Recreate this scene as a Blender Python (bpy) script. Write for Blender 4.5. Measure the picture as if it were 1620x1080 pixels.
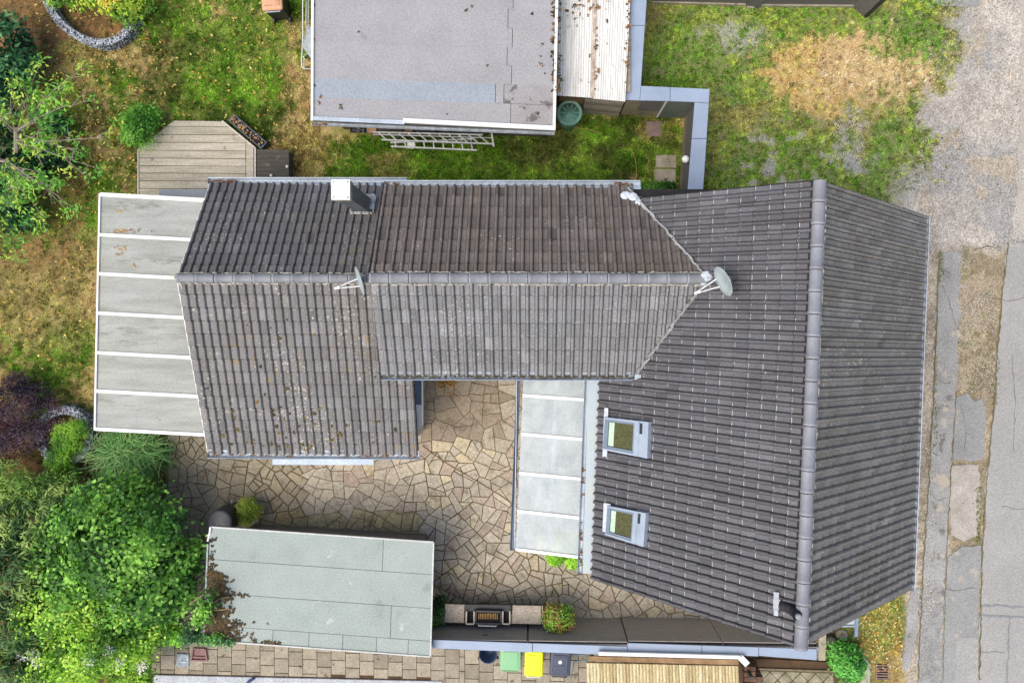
import bpy, math, random
import numpy as np
from mathutils import Vector, Matrix
R = math.radians
for o in list(bpy.data.objects): bpy.data.objects.remove(o)
SC = bpy.context.scene
COL = SC.collection
random.seed(7)
RNG = np.random.default_rng(11)

# ------------------------------------------------------------------ camera, sky, sun, exposure
FPX, X0, Y0, HC = 1260.0, 846.0, 512.0, 22.5      # focal length in photo pixels, foot point of the drone, flying height
cam = bpy.data.cameras.new('camera'); camo = bpy.data.objects.new('camera', cam); COL.objects.link(camo)
cam.sensor_width = 36; cam.sensor_fit = 'HORIZONTAL'; cam.lens = FPX / 1620 * 36
cam.shift_x = -(X0 - 810) / 1620; cam.shift_y = -(540 - Y0) / 1620
cam.clip_end = 2000
camo.location = (0, 0, HC); SC.camera = camo
w = bpy.data.worlds.new('World'); SC.world = w; w.use_nodes = True
nt = w.node_tree; bg = nt.nodes['Background']
sky = nt.nodes.new('ShaderNodeTexSky'); sky.sky_type = 'NISHITA'; sky.sun_disc = False
SUN_EL, SUN_AZ = 62, 235          # azimuth measured clockwise from +Y
sky.sun_elevation = R(SUN_EL); sky.sun_rotation = R(SUN_AZ); sky.dust_density = 3.0; sky.air_density = 1.0; sky.ozone_density = 1.0
nt.links.new(sky.outputs[0], bg.inputs[0]); bg.inputs[1].default_value = 0.14
sl = bpy.data.lights.new('sun', 'SUN'); sl.energy = 2.0; sl.angle = R(55); sl.color = (1, 0.93, 0.82)
so = bpy.data.objects.new('sun', sl); COL.objects.link(so)
sd = Vector((math.sin(R(SUN_AZ)) * math.cos(R(SUN_EL)), math.cos(R(SUN_AZ)) * math.cos(R(SUN_EL)), math.sin(R(SUN_EL))))
so.rotation_euler = sd.to_track_quat('Z', 'Y').to_euler(); so.location = (0, 0, 30)
SC.view_settings.view_transform = 'Standard'; SC.view_settings.look = 'None'
SC.view_settings.exposure = 0.5; SC.view_settings.gamma = 1; SC.view_settings.use_curve_mapping = False
SC.render.engine = 'CYCLES'

# ------------------------------------------------------------------ helpers
def P(x, y, z=0.0):
    d = (HC - z) / FPX
    return Vector(((x - X0) * d, (Y0 - y) * d, z))
def lin(c): c /= 255.0; return c / 12.92 if c <= 0.04045 else ((c + 0.055) / 1.055) ** 2.4
def S(r, g, b, k=1.0): return (lin(r) * k, lin(g) * k, lin(b) * k)

class MB:
    def __init__(s): s.v = []; s.f = []; s.uv = None
    def add(s, vs, fs):
        n = len(s.v); s.v += [tuple(v) for v in vs]; s.f += [tuple(i + n for i in f) for f in fs]; return s
    def box(s, c, d, rz=0.0, tap=1.0):
        c = Vector(c); hx, hy, hz = d[0] / 2, d[1] / 2, d[2] / 2; cs, sn = math.cos(rz), math.sin(rz); vs = []
        for z, t in ((-hz, 1), (hz, tap)):
            for x, y in ((-hx, -hy), (hx, -hy), (hx, hy), (-hx, hy)):
                x *= t; y *= t; vs.append((c.x + x * cs - y * sn, c.y + x * sn + y * cs, c.z + z))
        return s.add(vs, [(3, 2, 1, 0), (4, 5, 6, 7), (0, 1, 5, 4), (1, 2, 6, 5), (2, 3, 7, 6), (3, 0, 4, 7)])
    def hexa(s, bot, top):      # two lists of points in the same order (counter-clockwise from above)
        n = len(bot)
        return s.add(list(bot) + list(top), [tuple(reversed(range(n))), tuple(range(n, 2 * n))] + [(i, (i + 1) % n, n + (i + 1) % n, n + i) for i in range(n)])
    def prism(s, pts, z0, z1, bev=0.0):
        pts = [(p[0], p[1]) for p in pts]
        if area2(pts) < 0: pts = pts[::-1]
        if bev <= 0: return s.hexa([(x, y, z0) for x, y in pts], [(x, y, z1) for x, y in pts])
        ins = inset(pts, bev); n = len(pts)
        vs = [(x, y, z0) for x, y in pts] + [(x, y, z1 - bev) for x, y in pts] + [(x, y, z1) for x, y in ins]
        fs = [tuple(range(2 * n, 3 * n))]
        for k in (0, n): fs += [(k + i, k + (i + 1) % n, k + n + (i + 1) % n, k + n + i) for i in range(n)]
        return s.add(vs, fs)
    def slab(s, q, th):         # four world corners (ccw from above) with thickness downwards along the normal
        q = [Vector(p) for p in q]; nrm = (q[1] - q[0]).cross(q[3] - q[0]).normalized()
        if nrm.z < 0: q = q[::-1]; nrm = -nrm
        return s.hexa([p - nrm * th for p in q], q)
    def bar(s, a, b, w_, h_, up=(0, 0, 1)):
        a, b = Vector(a), Vector(b); t = (b - a).normalized(); side = t.cross(Vector(up))
        if side.length < 1e-4: side = t.cross(Vector((0, 1, 0)))
        side.normalize(); u = side.cross(t); vs = []
        for p in (a, b):
            for x, y in ((-1, -1), (1, -1), (1, 1), (-1, 1)): vs.append(p + side * x * w_ / 2 + u * y * h_ / 2)
        return s.add(vs, [(3, 2, 1, 0), (4, 5, 6, 7), (0, 1, 5, 4), (1, 2, 6, 5), (2, 3, 7, 6), (3, 0, 4, 7)])
    def tube(s, path, r, n=6, closed=False):
        path = [Vector(p) for p in path]; m = len(path); rr = r if isinstance(r, (list, tuple)) else [r] * m; vs = []; fs = []
        for i, p in enumerate(path):
            a = path[i - 1] if (i or closed) else p; b = path[(i + 1) % m] if (i < m - 1 or closed) else p
            t = (b - a).normalized(); x = t.cross(Vector((0, 0, 1)))
            if x.length < 1e-3: x = t.cross(Vector((0, 1, 0)))
            x.normalize(); y = x.cross(t)
            for k in range(n):
                an = 2 * math.pi * k / n; vs.append(p + (x * math.cos(an) + y * math.sin(an)) * rr[i])
        for i in range(m if closed else m - 1):
            j = (i + 1) % m
            for k in range(n): k2 = (k + 1) % n; fs.append((i * n + k, i * n + k2, j * n + k2, j * n + k))
        if not closed: fs += [tuple(range(n)), tuple(reversed(range((m - 1) * n, m * n)))]
        return s.add(vs, fs)
    def lathe(s, c, prof, n=20, sx=1.0, sy=1.0):   # prof: list of (radius, z)
        c = Vector(c); vs = []; fs = []
        for r, z in prof:
            for k in range(n): a = 2 * math.pi * k / n; vs.append((c.x + r * sx * math.cos(a), c.y + r * sy * math.sin(a), c.z + z))
        for i in range(len(prof) - 1):
            for k in range(n): k2 = (k + 1) % n; fs.append((i * n + k, i * n + k2, (i + 1) * n + k2, (i + 1) * n + k))
        fs += [tuple(reversed(range(n))), tuple(range((len(prof) - 1) * n, len(prof) * n))]
        return s.add(vs, fs)
    def sweep(s, a, b, prof, side, up=Vector((0, 0, 1))):   # open profile [(x,z)] swept from a to b
        a, b = Vector(a), Vector(b); n = len(prof); vs = [p + side * x + up * z for p in (a, b) for x, z in prof]
        return s.add(vs, [(i, i + 1, n + i + 1, n + i) for i in range(n - 1)])
    def mesh(s, name, smooth=False):
        m = bpy.data.meshes.new(name); m.from_pydata(s.v, [], s.f); m.update()
        if smooth: m.polygons.foreach_set('use_smooth', [True] * len(m.polygons))
        return m

def area2(p): return sum(p[i][0] * p[(i + 1) % len(p)][1] - p[(i + 1) % len(p)][0] * p[i][1] for i in range(len(p)))
def inset(p, d):
    n = len(p); out = []
    for i in range(n):
        a, b, c = Vector(p[i - 1]), Vector(p[i]), Vector(p[(i + 1) % n])
        e1 = (b - a); e2 = (c - b)
        if e1.length < 1e-6 or e2.length < 1e-6: out.append((b.x, b.y)); continue
        e1.normalize(); e2.normalize(); n1 = Vector((-e1.y, e1.x)); n2 = Vector((-e2.y, e2.x)); m = n1 + n2
        k = d / max(0.45, 1 + n1.dot(n2)); q = b + m * k; out.append((q.x, q.y))
    return out
def clip(poly, nx, ny, c):      # keep the side nx*x+ny*y<=c
    out = []
    for i in range(len(poly)):
        a, b = poly[i - 1], poly[i]; da, db = nx * a[0] + ny * a[1] - c, nx * b[0] + ny * b[1] - c
        if (da < 0) != (db < 0):
            t = da / (da - db); out.append((a[0] + (b[0] - a[0]) * t, a[1] + (b[1] - a[1]) * t))
        if db <= 0: out.append(b)
    return out
def clip_convex(poly, conv):
    if area2(conv) < 0: conv = conv[::-1]
    for i in range(len(conv)):
        if not poly: return []
        a, b = conv[i - 1], conv[i]; nx, ny = b[1] - a[1], a[0] - b[0]
        poly = clip(poly, nx, ny, nx * a[0] + ny * a[1])
    return poly

def link(name, me, mat, parent=None, label=None, **kw):
    o = bpy.data.objects.new(name, me); COL.objects.link(o)
    if mat is not None and me is not None and len(me.materials) == 0: me.materials.append(mat)
    if parent is not None:
        o.parent = parent; o.matrix_parent_inverse = WINV[parent]
    WINV[o] = Matrix.Identity(4)
    if label: o['label'] = label
    for k, v in kw.items(): o[k] = v
    return o
WINV = {}
def obj(name, mb, mat, parent=None, smooth=False, label=None, **kw): return link(name, mb.mesh(name, smooth), mat, parent, label, **kw)
def thing(name, label, cat, loc, group=None):
    o = bpy.data.objects.new(name, None); COL.objects.link(o); o.location = loc; o.empty_display_size = 0.2
    o['label'] = label; o['category'] = cat
    if group: o['group'] = group
    WINV[o] = Matrix.Translation(-Vector(loc)); return o
def fast(name, V, F, C=None):
    V = np.ascontiguousarray(V, np.float32); F = np.ascontiguousarray(F, np.int32); k = F.shape[1]
    m = bpy.data.meshes.new(name); m.vertices.add(len(V)); m.vertices.foreach_set('co', V.ravel())
    m.loops.add(F.size); m.loops.foreach_set('vertex_index', F.ravel())
    m.polygons.add(len(F)); m.polygons.foreach_set('loop_start', np.arange(0, F.size, k, dtype=np.int32))
    m.update(calc_edges=True)
    if C is not None:
        a = m.color_attributes.new('tint', 'FLOAT_COLOR', 'POINT'); C4 = np.ones((len(V), 4), np.float32); C4[:, :3] = C
        a.data.foreach_set('color', C4.ravel())
    return m
def smoothstep(a, b, x): t = np.clip((x - a) / (b - a), 0, 1); return t * t * (3 - 2 * t)
_LAT = np.random.default_rng(5).random((128, 128))
def vnoise(x, y, s, sh=0.0):
    x = np.asarray(x, float) / s + sh * 17.3 + 500; y = np.asarray(y, float) / s + sh * 9.1 + 500
    xi = np.floor(x).astype(int); yi = np.floor(y).astype(int); fx = x - xi; fy = y - yi
    fx = fx * fx * (3 - 2 * fx); fy = fy * fy * (3 - 2 * fy); g = lambda i, j: _LAT[i % 128, j % 128]
    return (g(xi, yi) * (1 - fx) + g(xi + 1, yi) * fx) * (1 - fy) + (g(xi, yi + 1) * (1 - fx) + g(xi + 1, yi + 1) * fx) * fy
def fbm(x, y, s, sh=0.0, o=4):
    t = 0; a = 0.5; tot = 0
    for i in range(o): t = t + a * vnoise(x, y, s / 2 ** i, sh + i); tot += a; a *= 0.55
    return t / tot

# ------------------------------------------------------------------ materials
def nn(nt, t, **kw):
    n = nt.nodes.new(t)
    for k, v in kw.items(): setattr(n, k, v)
    return n
def newmat(name):
    m = bpy.data.materials.new(name); m.use_nodes = True; nt = m.node_tree; return m, nt, nt.nodes['Principled BSDF']
def mixc(nt, fac, a, b, mode='MIX'):
    n = nn(nt, 'ShaderNodeMix', data_type='RGBA', blend_type=mode)
    for k, v in ((0, fac), (6, a), (7, b)):
        if hasattr(v, 'is_output') or isinstance(v, bpy.types.NodeSocket): nt.links.new(v, n.inputs[k])
        elif k == 0: n.inputs[0].default_value = v
        else: n.inputs[k].default_value = (*v[:3], 1)
    return n.outputs[2]
def noise(nt, scale, detail=4, rough=0.6, vec=None, sx=None):
    n = nn(nt, 'ShaderNodeTexNoise'); n.inputs['Scale'].default_value = scale; n.inputs['Detail'].default_value = detail; n.inputs['Roughness'].default_value = rough
    if vec is None: vec = nn(nt, 'ShaderNodeNewGeometry').outputs['Position']
    if sx:
        mp = nn(nt, 'ShaderNodeMapping'); mp.inputs['Scale'].default_value = sx; nt.links.new(vec, mp.inputs[0]); vec = mp.outputs[0]
    nt.links.new(vec, n.inputs['Vector']); return n.outputs['Fac']
def ramp(nt, fac, lo, hi, a=0.0, b=1.0):
    n = nn(nt, 'ShaderNodeMapRange'); nt.links.new(fac, n.inputs[0])
    for i, v in enumerate((lo, hi, a, b)): n.inputs[i + 1].default_value = v
    return n.outputs[0]
def mul(nt, a, b, op='MULTIPLY'):
    n = nn(nt, 'ShaderNodeMath', operation=op)
    for i, v in enumerate((a, b)):
        if isinstance(v, bpy.types.NodeSocket): nt.links.new(v, n.inputs[i])
        else: n.inputs[i].default_value = v
    return n.outputs[0]
def bump(nt, b, h, s, d=0.01):
    n = nn(nt, 'ShaderNodeBump'); n.inputs['Strength'].default_value = s; n.inputs['Distance'].default_value = d
    nt.links.new(h, n.inputs['Height']); nt.links.new(n.outputs[0], b.inputs['Normal'])
def mat(name, c, c2=None, sc=4.0, rough=0.8, var=0.25, fine=26.0, fvar=0.2, speck=None, metal=0.0, bmp=0.3, sx=None, spec=0.4):
    """stone/paint/metal: two colours mixed by soft noise, fine grain, optional specks (colour, threshold, scale)"""
    m, nt, b = newmat(name)
    if c2 is None: c2 = tuple(v * (1 - var) for v in c)
    f = ramp(nt, noise(nt, sc, 5, 0.6, sx=sx), 0.3, 0.7); col = mixc(nt, f, c, c2)
    g = noise(nt, fine, 2, 0.7); col = mixc(nt, 1.0, col, mixc(nt, ramp(nt, g, 0.3, 0.7), (1 - fvar,) * 3, (1 + fvar,) * 3), 'MULTIPLY')
    for sp in ([speck] if speck and not isinstance(speck, list) else speck or []):
        col = mixc(nt, ramp(nt, noise(nt, sp[2], 3, 0.6), sp[1], sp[1] + 0.06), col, sp[0])
    nt.links.new(col, b.inputs['Base Color']); b.inputs['Roughness'].default_value = rough; b.inputs['Metallic'].default_value = metal
    b.inputs['Specular IOR Level'].default_value = spec
    if bmp: bump(nt, b, g, bmp, 0.006)
    return m
def mat_attr(name, rough=0.8, transl=0.0, fine=50.0, fvar=0.2, spec=0.3, stain=False):
    m, nt, b = newmat(name); a = nn(nt, 'ShaderNodeAttribute', attribute_name='tint')
    col = a.outputs['Color']
    if fvar:
        g = noise(nt, fine, 3, 0.7); col = mixc(nt, 1.0, col, mixc(nt, ramp(nt, g, 0.3, 0.7), (1 - fvar,) * 3, (1 + fvar,) * 3), 'MULTIPLY'); bump(nt, b, g, 0.4, 0.01)
        if stain: col = mixc(nt, ramp(nt, noise(nt, 2.3, 5, 0.75), .52, .66, 0, .55), col, S(92, 82, 62)); col = mixc(nt, ramp(nt, noise(nt, 6.5, 4, 0.7), .62, .7, 0, .5), col, S(196, 186, 160))
    nt.links.new(col, b.inputs['Base Color']); b.inputs['Roughness'].default_value = rough; b.inputs['Specular IOR Level'].default_value = spec
    if transl:
        t = nn(nt, 'ShaderNodeBsdfTranslucent'); nt.links.new(col, t.inputs[0]); mx = nn(nt, 'ShaderNodeMixShader'); mx.inputs[0].default_value = transl
        nt.links.new(b.outputs[0], mx.inputs[1]); nt.links.new(t.outputs[0], mx.inputs[2]); nt.links.new(mx.outputs[0], nt.nodes['Material Output'].inputs[0])
    return m
def mat_tile(name, c, warm, lichen, lthr, joint=0.0, gloss=0.55, moss=None, dirt=.85):  # dirt: strength of the shade lines painted along laps and courses
    m, nt, b = newmat(name)
    oi = nn(nt, 'ShaderNodeObjectInfo'); at = nn(nt, 'ShaderNodeAttribute', attribute_name='tint')
    f = ramp(nt, noise(nt, 1.1, 5, 0.65), 0.35, 0.68); col = mixc(nt, f, c, warm)
    g = noise(nt, 30, 3, 0.75); col = mixc(nt, 1.0, col, mixc(nt, ramp(nt, g, 0.3, 0.7), (0.68,) * 3, (1.34,) * 3), 'MULTIPLY')
    col = mixc(nt, 1.0, col, oi.outputs['Color'], 'MULTIPLY'); col = mixc(nt, 1.0, col, at.outputs['Color'], 'MULTIPLY')
    big = noise(nt, 0.8, 3); l = noise(nt, 17, 3, 0.7)
    l2 = mul(nt, l, ramp(nt, big, 0.3, 0.7, 0.82, 1.08)); col = mixc(nt, ramp(nt, l2, lthr, lthr + 0.05), col, lichen)
    if moss: col = mixc(nt, ramp(nt, mul(nt, noise(nt, 5, 4, 0.7), ramp(nt, noise(nt, 0.5, 2), 0.4, 0.7, 0.75, 1.1)), moss[1], moss[1] + 0.1), col, moss[0])
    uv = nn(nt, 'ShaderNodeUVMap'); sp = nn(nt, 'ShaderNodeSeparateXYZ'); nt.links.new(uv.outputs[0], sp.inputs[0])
    # contact shade painted as dark lines in side laps, roll feet and below each course
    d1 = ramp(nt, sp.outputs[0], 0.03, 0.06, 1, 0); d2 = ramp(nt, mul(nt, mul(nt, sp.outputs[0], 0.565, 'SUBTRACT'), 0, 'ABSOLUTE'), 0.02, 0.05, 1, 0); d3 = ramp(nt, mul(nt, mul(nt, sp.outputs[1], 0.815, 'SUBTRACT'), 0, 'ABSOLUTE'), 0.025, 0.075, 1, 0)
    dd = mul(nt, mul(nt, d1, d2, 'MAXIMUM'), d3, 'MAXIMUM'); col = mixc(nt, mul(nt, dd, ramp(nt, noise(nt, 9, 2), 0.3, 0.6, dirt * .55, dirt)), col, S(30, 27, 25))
    if joint:
        a = ramp(nt, sp.outputs[1], 0.095, 0.125, 1, 0); e = ramp(nt, mul(nt, sp.outputs[0], noise(nt, 11, 1), 'SUBTRACT'), 0.02, 0.08, 1, 0)
        k = mul(nt, mul(nt, a, e), ramp(nt, noise(nt, 4.3, 4, 0.9), joint, joint + 0.05)); col = mixc(nt, mul(nt, k, .8), col, S(204, 203, 200))
    nt.links.new(col, b.inputs['Base Color']); b.inputs['Roughness'].default_value = gloss; b.inputs['Specular IOR Level'].default_value = 0.4
    bump(nt, b, g, 0.5, 0.006); return m
def mat_sheet(name, c, c2, transp, sc=2.5, sx=None, rough=0.25, transl=0.3, dirt=.55):
    """polycarbonate: part of the light goes straight through, part is scattered, part reflected"""
    m, nt, b = newmat(name); f = ramp(nt, noise(nt, sc, 5, 0.65, sx=sx), 0.35, 0.7); col = mixc(nt, f, c, c2)
    g = noise(nt, 24, 3, 0.8); col = mixc(nt, 1.0, col, mixc(nt, ramp(nt, g, 0.3, 0.7), (0.84,) * 3, (1.16,) * 3), 'MULTIPLY'); col = mixc(nt, ramp(nt, noise(nt, 1.6, 5, 0.75, sx=(.5, 2.2, 1)), .56, .72, 0, dirt), col, S(104, 106, 96))
    nt.links.new(col, b.inputs['Base Color']); b.inputs['Roughness'].default_value = rough
    tl = nn(nt, 'ShaderNodeBsdfTranslucent'); nt.links.new(col, tl.inputs[0]); m1 = nn(nt, 'ShaderNodeMixShader'); m1.inputs[0].default_value = transl
    nt.links.new(b.outputs[0], m1.inputs[1]); nt.links.new(tl.outputs[0], m1.inputs[2])
    tr = nn(nt, 'ShaderNodeBsdfTransparent'); m2 = nn(nt, 'ShaderNodeMixShader'); m2.inputs[0].default_value = transp
    nt.links.new(m1.outputs[0], m2.inputs[1]); nt.links.new(tr.outputs[0], m2.inputs[2]); nt.links.new(m2.outputs[0], nt.nodes['Material Output'].inputs[0])
    return m
M = {}
M['zinc'] = mat('zinc', S(178, 190, 202), S(150, 160, 170), 1.5, 0.45, metal=0.15, bmp=0.1, spec=0.5)
M['zinc_old'] = mat('old_zinc', S(158, 166, 172), S(120, 124, 124), 5, 0.55, metal=0.1, speck=(S(95, 92, 84), 0.66, 14))
M['white'] = mat('white_paint', S(232, 232, 228), S(212, 213, 210), 2.5, 0.5, fvar=0.05, bmp=0.05, speck=(S(150, 145, 132), 0.73, 9))
M['cap'] = mat('blue_grey_coping', S(152, 166, 186), S(136, 150, 170), 1.2, 0.45, fvar=0.06, bmp=0.05, spec=0.5, speck=(S(118, 128, 142), 0.72, 6))
M['render_wall'] = mat('plaster', S(205, 202, 192), S(180, 176, 166), 2, 0.9)
M['dark_slat'] = mat('anthracite_slats', S(112, 109, 108), S(92, 88, 87), 3, 0.6, sx=(1, 14, 14))
M['grey_slat'] = mat('grey_slats', S(150, 146, 143), S(124, 121, 118), 3, 0.6, sx=(1, 14, 14))
M['dark'] = mat('black_plastic', S(48, 48, 54), S(38, 38, 42), 4, 0.5, bmp=0.1)
M['concrete'] = mat('concrete', S(172, 164, 146), S(140, 132, 112), 3, 0.9, speck=(S(108, 100, 84), 0.62, 7))
M['black'] = mat('soot', S(26, 25, 24), rough=0.9)
M['soil'] = mat('soil', S(92, 72, 52), S(66, 52, 38), 3, 1.0, fine=40, fvar=0.4)
M['rubble'] = mat_attr('rubble', 0.85, fine=30, fvar=0.2)
M['attr'] = mat_attr('ground_cover', 0.95, fine=21, fvar=0.5)
M['blade'] = mat_attr('grass_blade', 0.7, 0.25, fvar=0)
M['leaf'] = mat_attr('leaf', 0.5, 0.3, fvar=0, spec=0.4)
M['stone_attr'] = mat_attr('flagstone', 0.85, fine=16, fvar=0.3, stain=True)
M['bark'] = mat('bark', S(140, 126, 112), S(98, 86, 74), 6, 0.9)
M['alu'] = mat('aluminium', S(206, 208, 206), S(176, 179, 178), 6, 0.4, metal=0.0, bmp=0.05)

# ------------------------------------------------------------------ ground: colours of the soil and turf, laid out in metres from plan positions
GS = FPX / HC
def blob(x, y, cx, cy, rx, ry, wob=0.35, sh=0.0):
    d = np.sqrt(((x - cx) / rx) ** 2 + ((y - cy) / ry) ** 2) + (fbm(x, y, 60, sh) - 0.5) * 2 * wob
    d = d + (fbm(x, y, 16, sh + 4, 3) - 0.5) * 0.9 + (fbm(x, y, 5, sh + 7, 2) - 0.5) * 0.5
    return 1 - smoothstep(0.75, 1.1, d)
def field(x, y):
    """plan position (photo pixels at ground level) -> soil colour, turf colour, turf cover"""
    one = np.ones_like(x)[:, None]; C = lambda *c: one * np.array(S(*c))
    mx = lambda a, b, t: a * (1 - t[:, None]) + b * t[:, None]
    n1, n2, n3, n4 = fbm(x, y, 90, 1), fbm(x, y, 38, 2), fbm(x, y, 14, 3), fbm(x, y, 6, 19, 3)
    # garden lawn
    dry = np.clip(smoothstep(0.475, 0.64, n1 * 0.45 + n2 * 0.3 + n4 * .25), 0, 1)
    for cx, cy, rx, ry, k in ((70, 480, 120, 100, .65), (480, 210, 45, 90, .75), (440, 60, 50, 40, .7), (60, 60, 130, 70, .6), (150, 400, 70, 50, .4), (620, 265, 40, 25, .5), (540, 200, 45, 25, .5)):
        dry = np.maximum(dry, k * blob(x, y, cx, cy, rx, ry))
    for cx, cy, rx, ry, k in ((360, 100, 110, 90, .8), (400, 170, 60, 40, .9), (260, 590, 110, 60, .0), (110, 560, 60, 60, .5), (900, 250, 200, 70, .85), (680, 270, 60, 30, .5), (290, 40, 60, 40, .5)):
        dry = dry * (1 - k * blob(x, y, cx, cy, rx, ry))
    green = mx(C(86, 126, 28), C(116, 160, 42), smoothstep(0.35, 0.65, n2)); green = mx(green, C(66, 92, 26), smoothstep(0.5, 0.72, fbm(x, y, 55, 7)))
    tan = mx(C(190, 166, 112), C(146, 122, 74), smoothstep(0.35, 0.65, n3))
    turf = mx(green, tan, dry); soil = mx(C(92, 98, 40), C(150, 130, 84), dry); cover = 0.85 - 0.35 * dry
    # brown earth under the trees and round the stone rings
    br = np.maximum.reduce([blob(x, y, 40, 20, 110, 80), blob(x, y, 150, 10, 75, 60), .6 * blob(x, y, 50, 320, 100, 110), .45 * blob(x, y, 110, 200, 80, 80), blob(x, y, 90, 760, 200, 110), blob(x, y, 120, 950, 260, 180, .15), .4 * blob(x, y, 470, 265, 30, 35)])
    earth = mx(C(132, 98, 62), C(96, 74, 48), smoothstep(0.35, 0.65, n3)); soil = mx(soil, earth, br); turf = mx(turf, mx(C(128, 104, 62), C(98, 96, 44), smoothstep(.4, .6, n2)), br * .75); cover = cover * (1 - 0.72 * br)
    # rough parking ground in front of the angled wall
    lot = smoothstep(985, 1000, x) * smoothstep(420, 340, y) * smoothstep(.5, .52, 1 - np.maximum((x < 1120) * (y > 148), 0) * 0.9)
    d2 = smoothstep(0.45, 0.6, fbm(x, y, 70, 4)); org = blob(x, y, 1295, 115, 95, 62, .3, 3); pale = blob(x, y, 1390, 105, 100, 60, .35, 5); grey = np.maximum(blob(x, y, 1350, 225, 42, 55, .5, 6), .8 * blob(x, y, 1160, 60, 60, 30, .5, 8)) * smoothstep(.4, .6, n3 * .6 + n2 * .4)
    grey = np.maximum(grey, .9 * blob(x, y, 1230, 260, 90, 60, .5, 9) * smoothstep(.52, .62, n3))
    lt = mx(mx(C(96, 138, 38), C(146, 166, 66), smoothstep(.4, .6, n3)), C(172, 152, 98), d2 * .6)
    lt = mx(lt, C(212, 178, 116), org * (.08 + 1.1 * n3)); lt = mx(lt, C(206, 184, 142), pale * .85)
    ls = mx(C(126, 124, 84), C(184, 154, 108), np.maximum(org, pale)); ls = mx(ls, C(156, 153, 150), grey)
    lc = 0.72 * (.55 + .9 * n3) * (1 - .92 * grey) * (1 - .35 * np.maximum(org, pale))
    lg = np.maximum.reduce([.9 * blob(x, y, 1450, 60, 70, 40, .3), .9 * blob(x, y, 1405, 210, 28, 40, .4), .9 * blob(x, y, 1400, 295, 40, 50, .4), .7 * blob(x, y, 1080, 100, 50, 60, .4)])
    lt = mx(lt, C(100, 140, 48), lg); lc = np.maximum(lc, .8 * lg)
    gv = np.maximum(smoothstep(1435, 1490, x + (n2 - .5) * 90 - 60 * smoothstep(160, 60, y)) , smoothstep(1385, 1440, x + (n2 - .5) * 50) * smoothstep(215, 300, y + (n3 - .5) * 60))
    gcol = mx(mx(C(180, 172, 160), C(160, 153, 144), smoothstep(.35, .65, n2)), C(150, 147, 142), smoothstep(.45, .62, n1)); gcol = mx(gcol, C(170, 154, 130), .6 * smoothstep(.55, .68, fbm(x, y, 45, 12)))
    ls = mx(ls, gcol, gv); lc = lc * (1 - gv) + gv * .05 * (n3 > .62); lt = mx(lt, C(142, 142, 80), gv)
    soil = mx(soil, ls, lot); turf = mx(turf, lt, lot); cover = cover * (1 - lot) + lc * lot
    # street side: gravel, beige verge, dirt strip
    st = smoothstep(1425, 1440, x) * smoothstep(300, 330, y); vg = mx(C(168, 157, 140), C(140, 128, 110), smoothstep(.4, .62, n3)); ds = mx(C(162, 147, 124), C(134, 121, 100), smoothstep(.38, .62, n2)); ds = mx(ds, C(116, 112, 78), .7 * smoothstep(.56, .66, n3))
    sc = mx(vg, ds, smoothstep(1498, 1510, x)); up = smoothstep(405, 385, y + (n3 - .5) * 30); sc = mx(sc, gcol, up)
    soil = mx(soil, sc, st); cover = cover * (1 - st) + st * (.05 + .25 * smoothstep(.62, .7, fbm(x, y, 30, 15)) * smoothstep(1500, 1512, x)) * (1 - up); turf = mx(turf, C(128, 126, 72), st)
    # little front garden by the gable
    fg = blob(x, y, 1385, 985, 42, 75, .15, 2) * (y > 880); turf = mx(turf, mx(C(104, 146, 50), C(150, 150, 70), n2), fg); soil = mx(soil, C(150, 128, 84), fg); cover = np.maximum(cover * (1 - fg), fg * .8 * smoothstep(1075, 1030, y))
    # strip behind the southern wall and under the yard
    yd = smoothstep(240, 262, x) * smoothstep(1335, 1325, x) * smoothstep(590, 600, y); soil = mx(soil, C(78, 66, 48), yd); cover = cover * (1 - yd)
    gr = .42 + 1.14 * n4; soil = soil * (.72 + .56 * fbm(x, y, 4, 23, 2))[:, None]; turf = turf * gr[:, None]; cover = cover * smoothstep(.2, .5, n4 * .6 + n3 * .4)
    return np.clip(soil, 0, 1), np.clip(turf, 0, 1), np.clip(cover, 0, 1)
step = 0.06
gx, gy = np.meshgrid(np.arange(-19, 19.01, step), np.arange(-14, 14.01, step)); nx_, ny_ = gx.shape[1], gx.shape[0]
gpx, gpy = gx.ravel() * GS + X0, Y0 - gy.ravel() * GS
soil, turf, cover = field(gpx, gpy)
gcol = soil * (1 - .62 * cover[:, None]) + turf * .55 * cover[:, None]
gz = (fbm(gpx, gpy, 50, 21) - .5) * .05 * (0.25 + cover)
gz = np.where((gpx > 1430) | (gpy > 590) & (gpx > 250), -0.012 + (gz - gz.mean()) * .1, gz)
ii = np.arange(nx_ * ny_).reshape(ny_, nx_); GF = np.stack([ii[:-1, :-1], ii[:-1, 1:], ii[1:, 1:], ii[1:, :-1]], -1).reshape(-1, 4)
link('garden_ground', fast('garden_ground', np.stack([gx.ravel(), gy.ravel(), gz], 1), GF, gcol), M['attr'], kind='structure')
obj('ground', MB().add([(-300, -300, -.08), (300, -300, -.08), (300, 300, -.08), (-300, 300, -.08)], [(0, 1, 2, 3)]), mat('far_ground', S(110, 112, 66), S(140, 128, 84), 0.4, 1.0), kind='structure')

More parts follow.
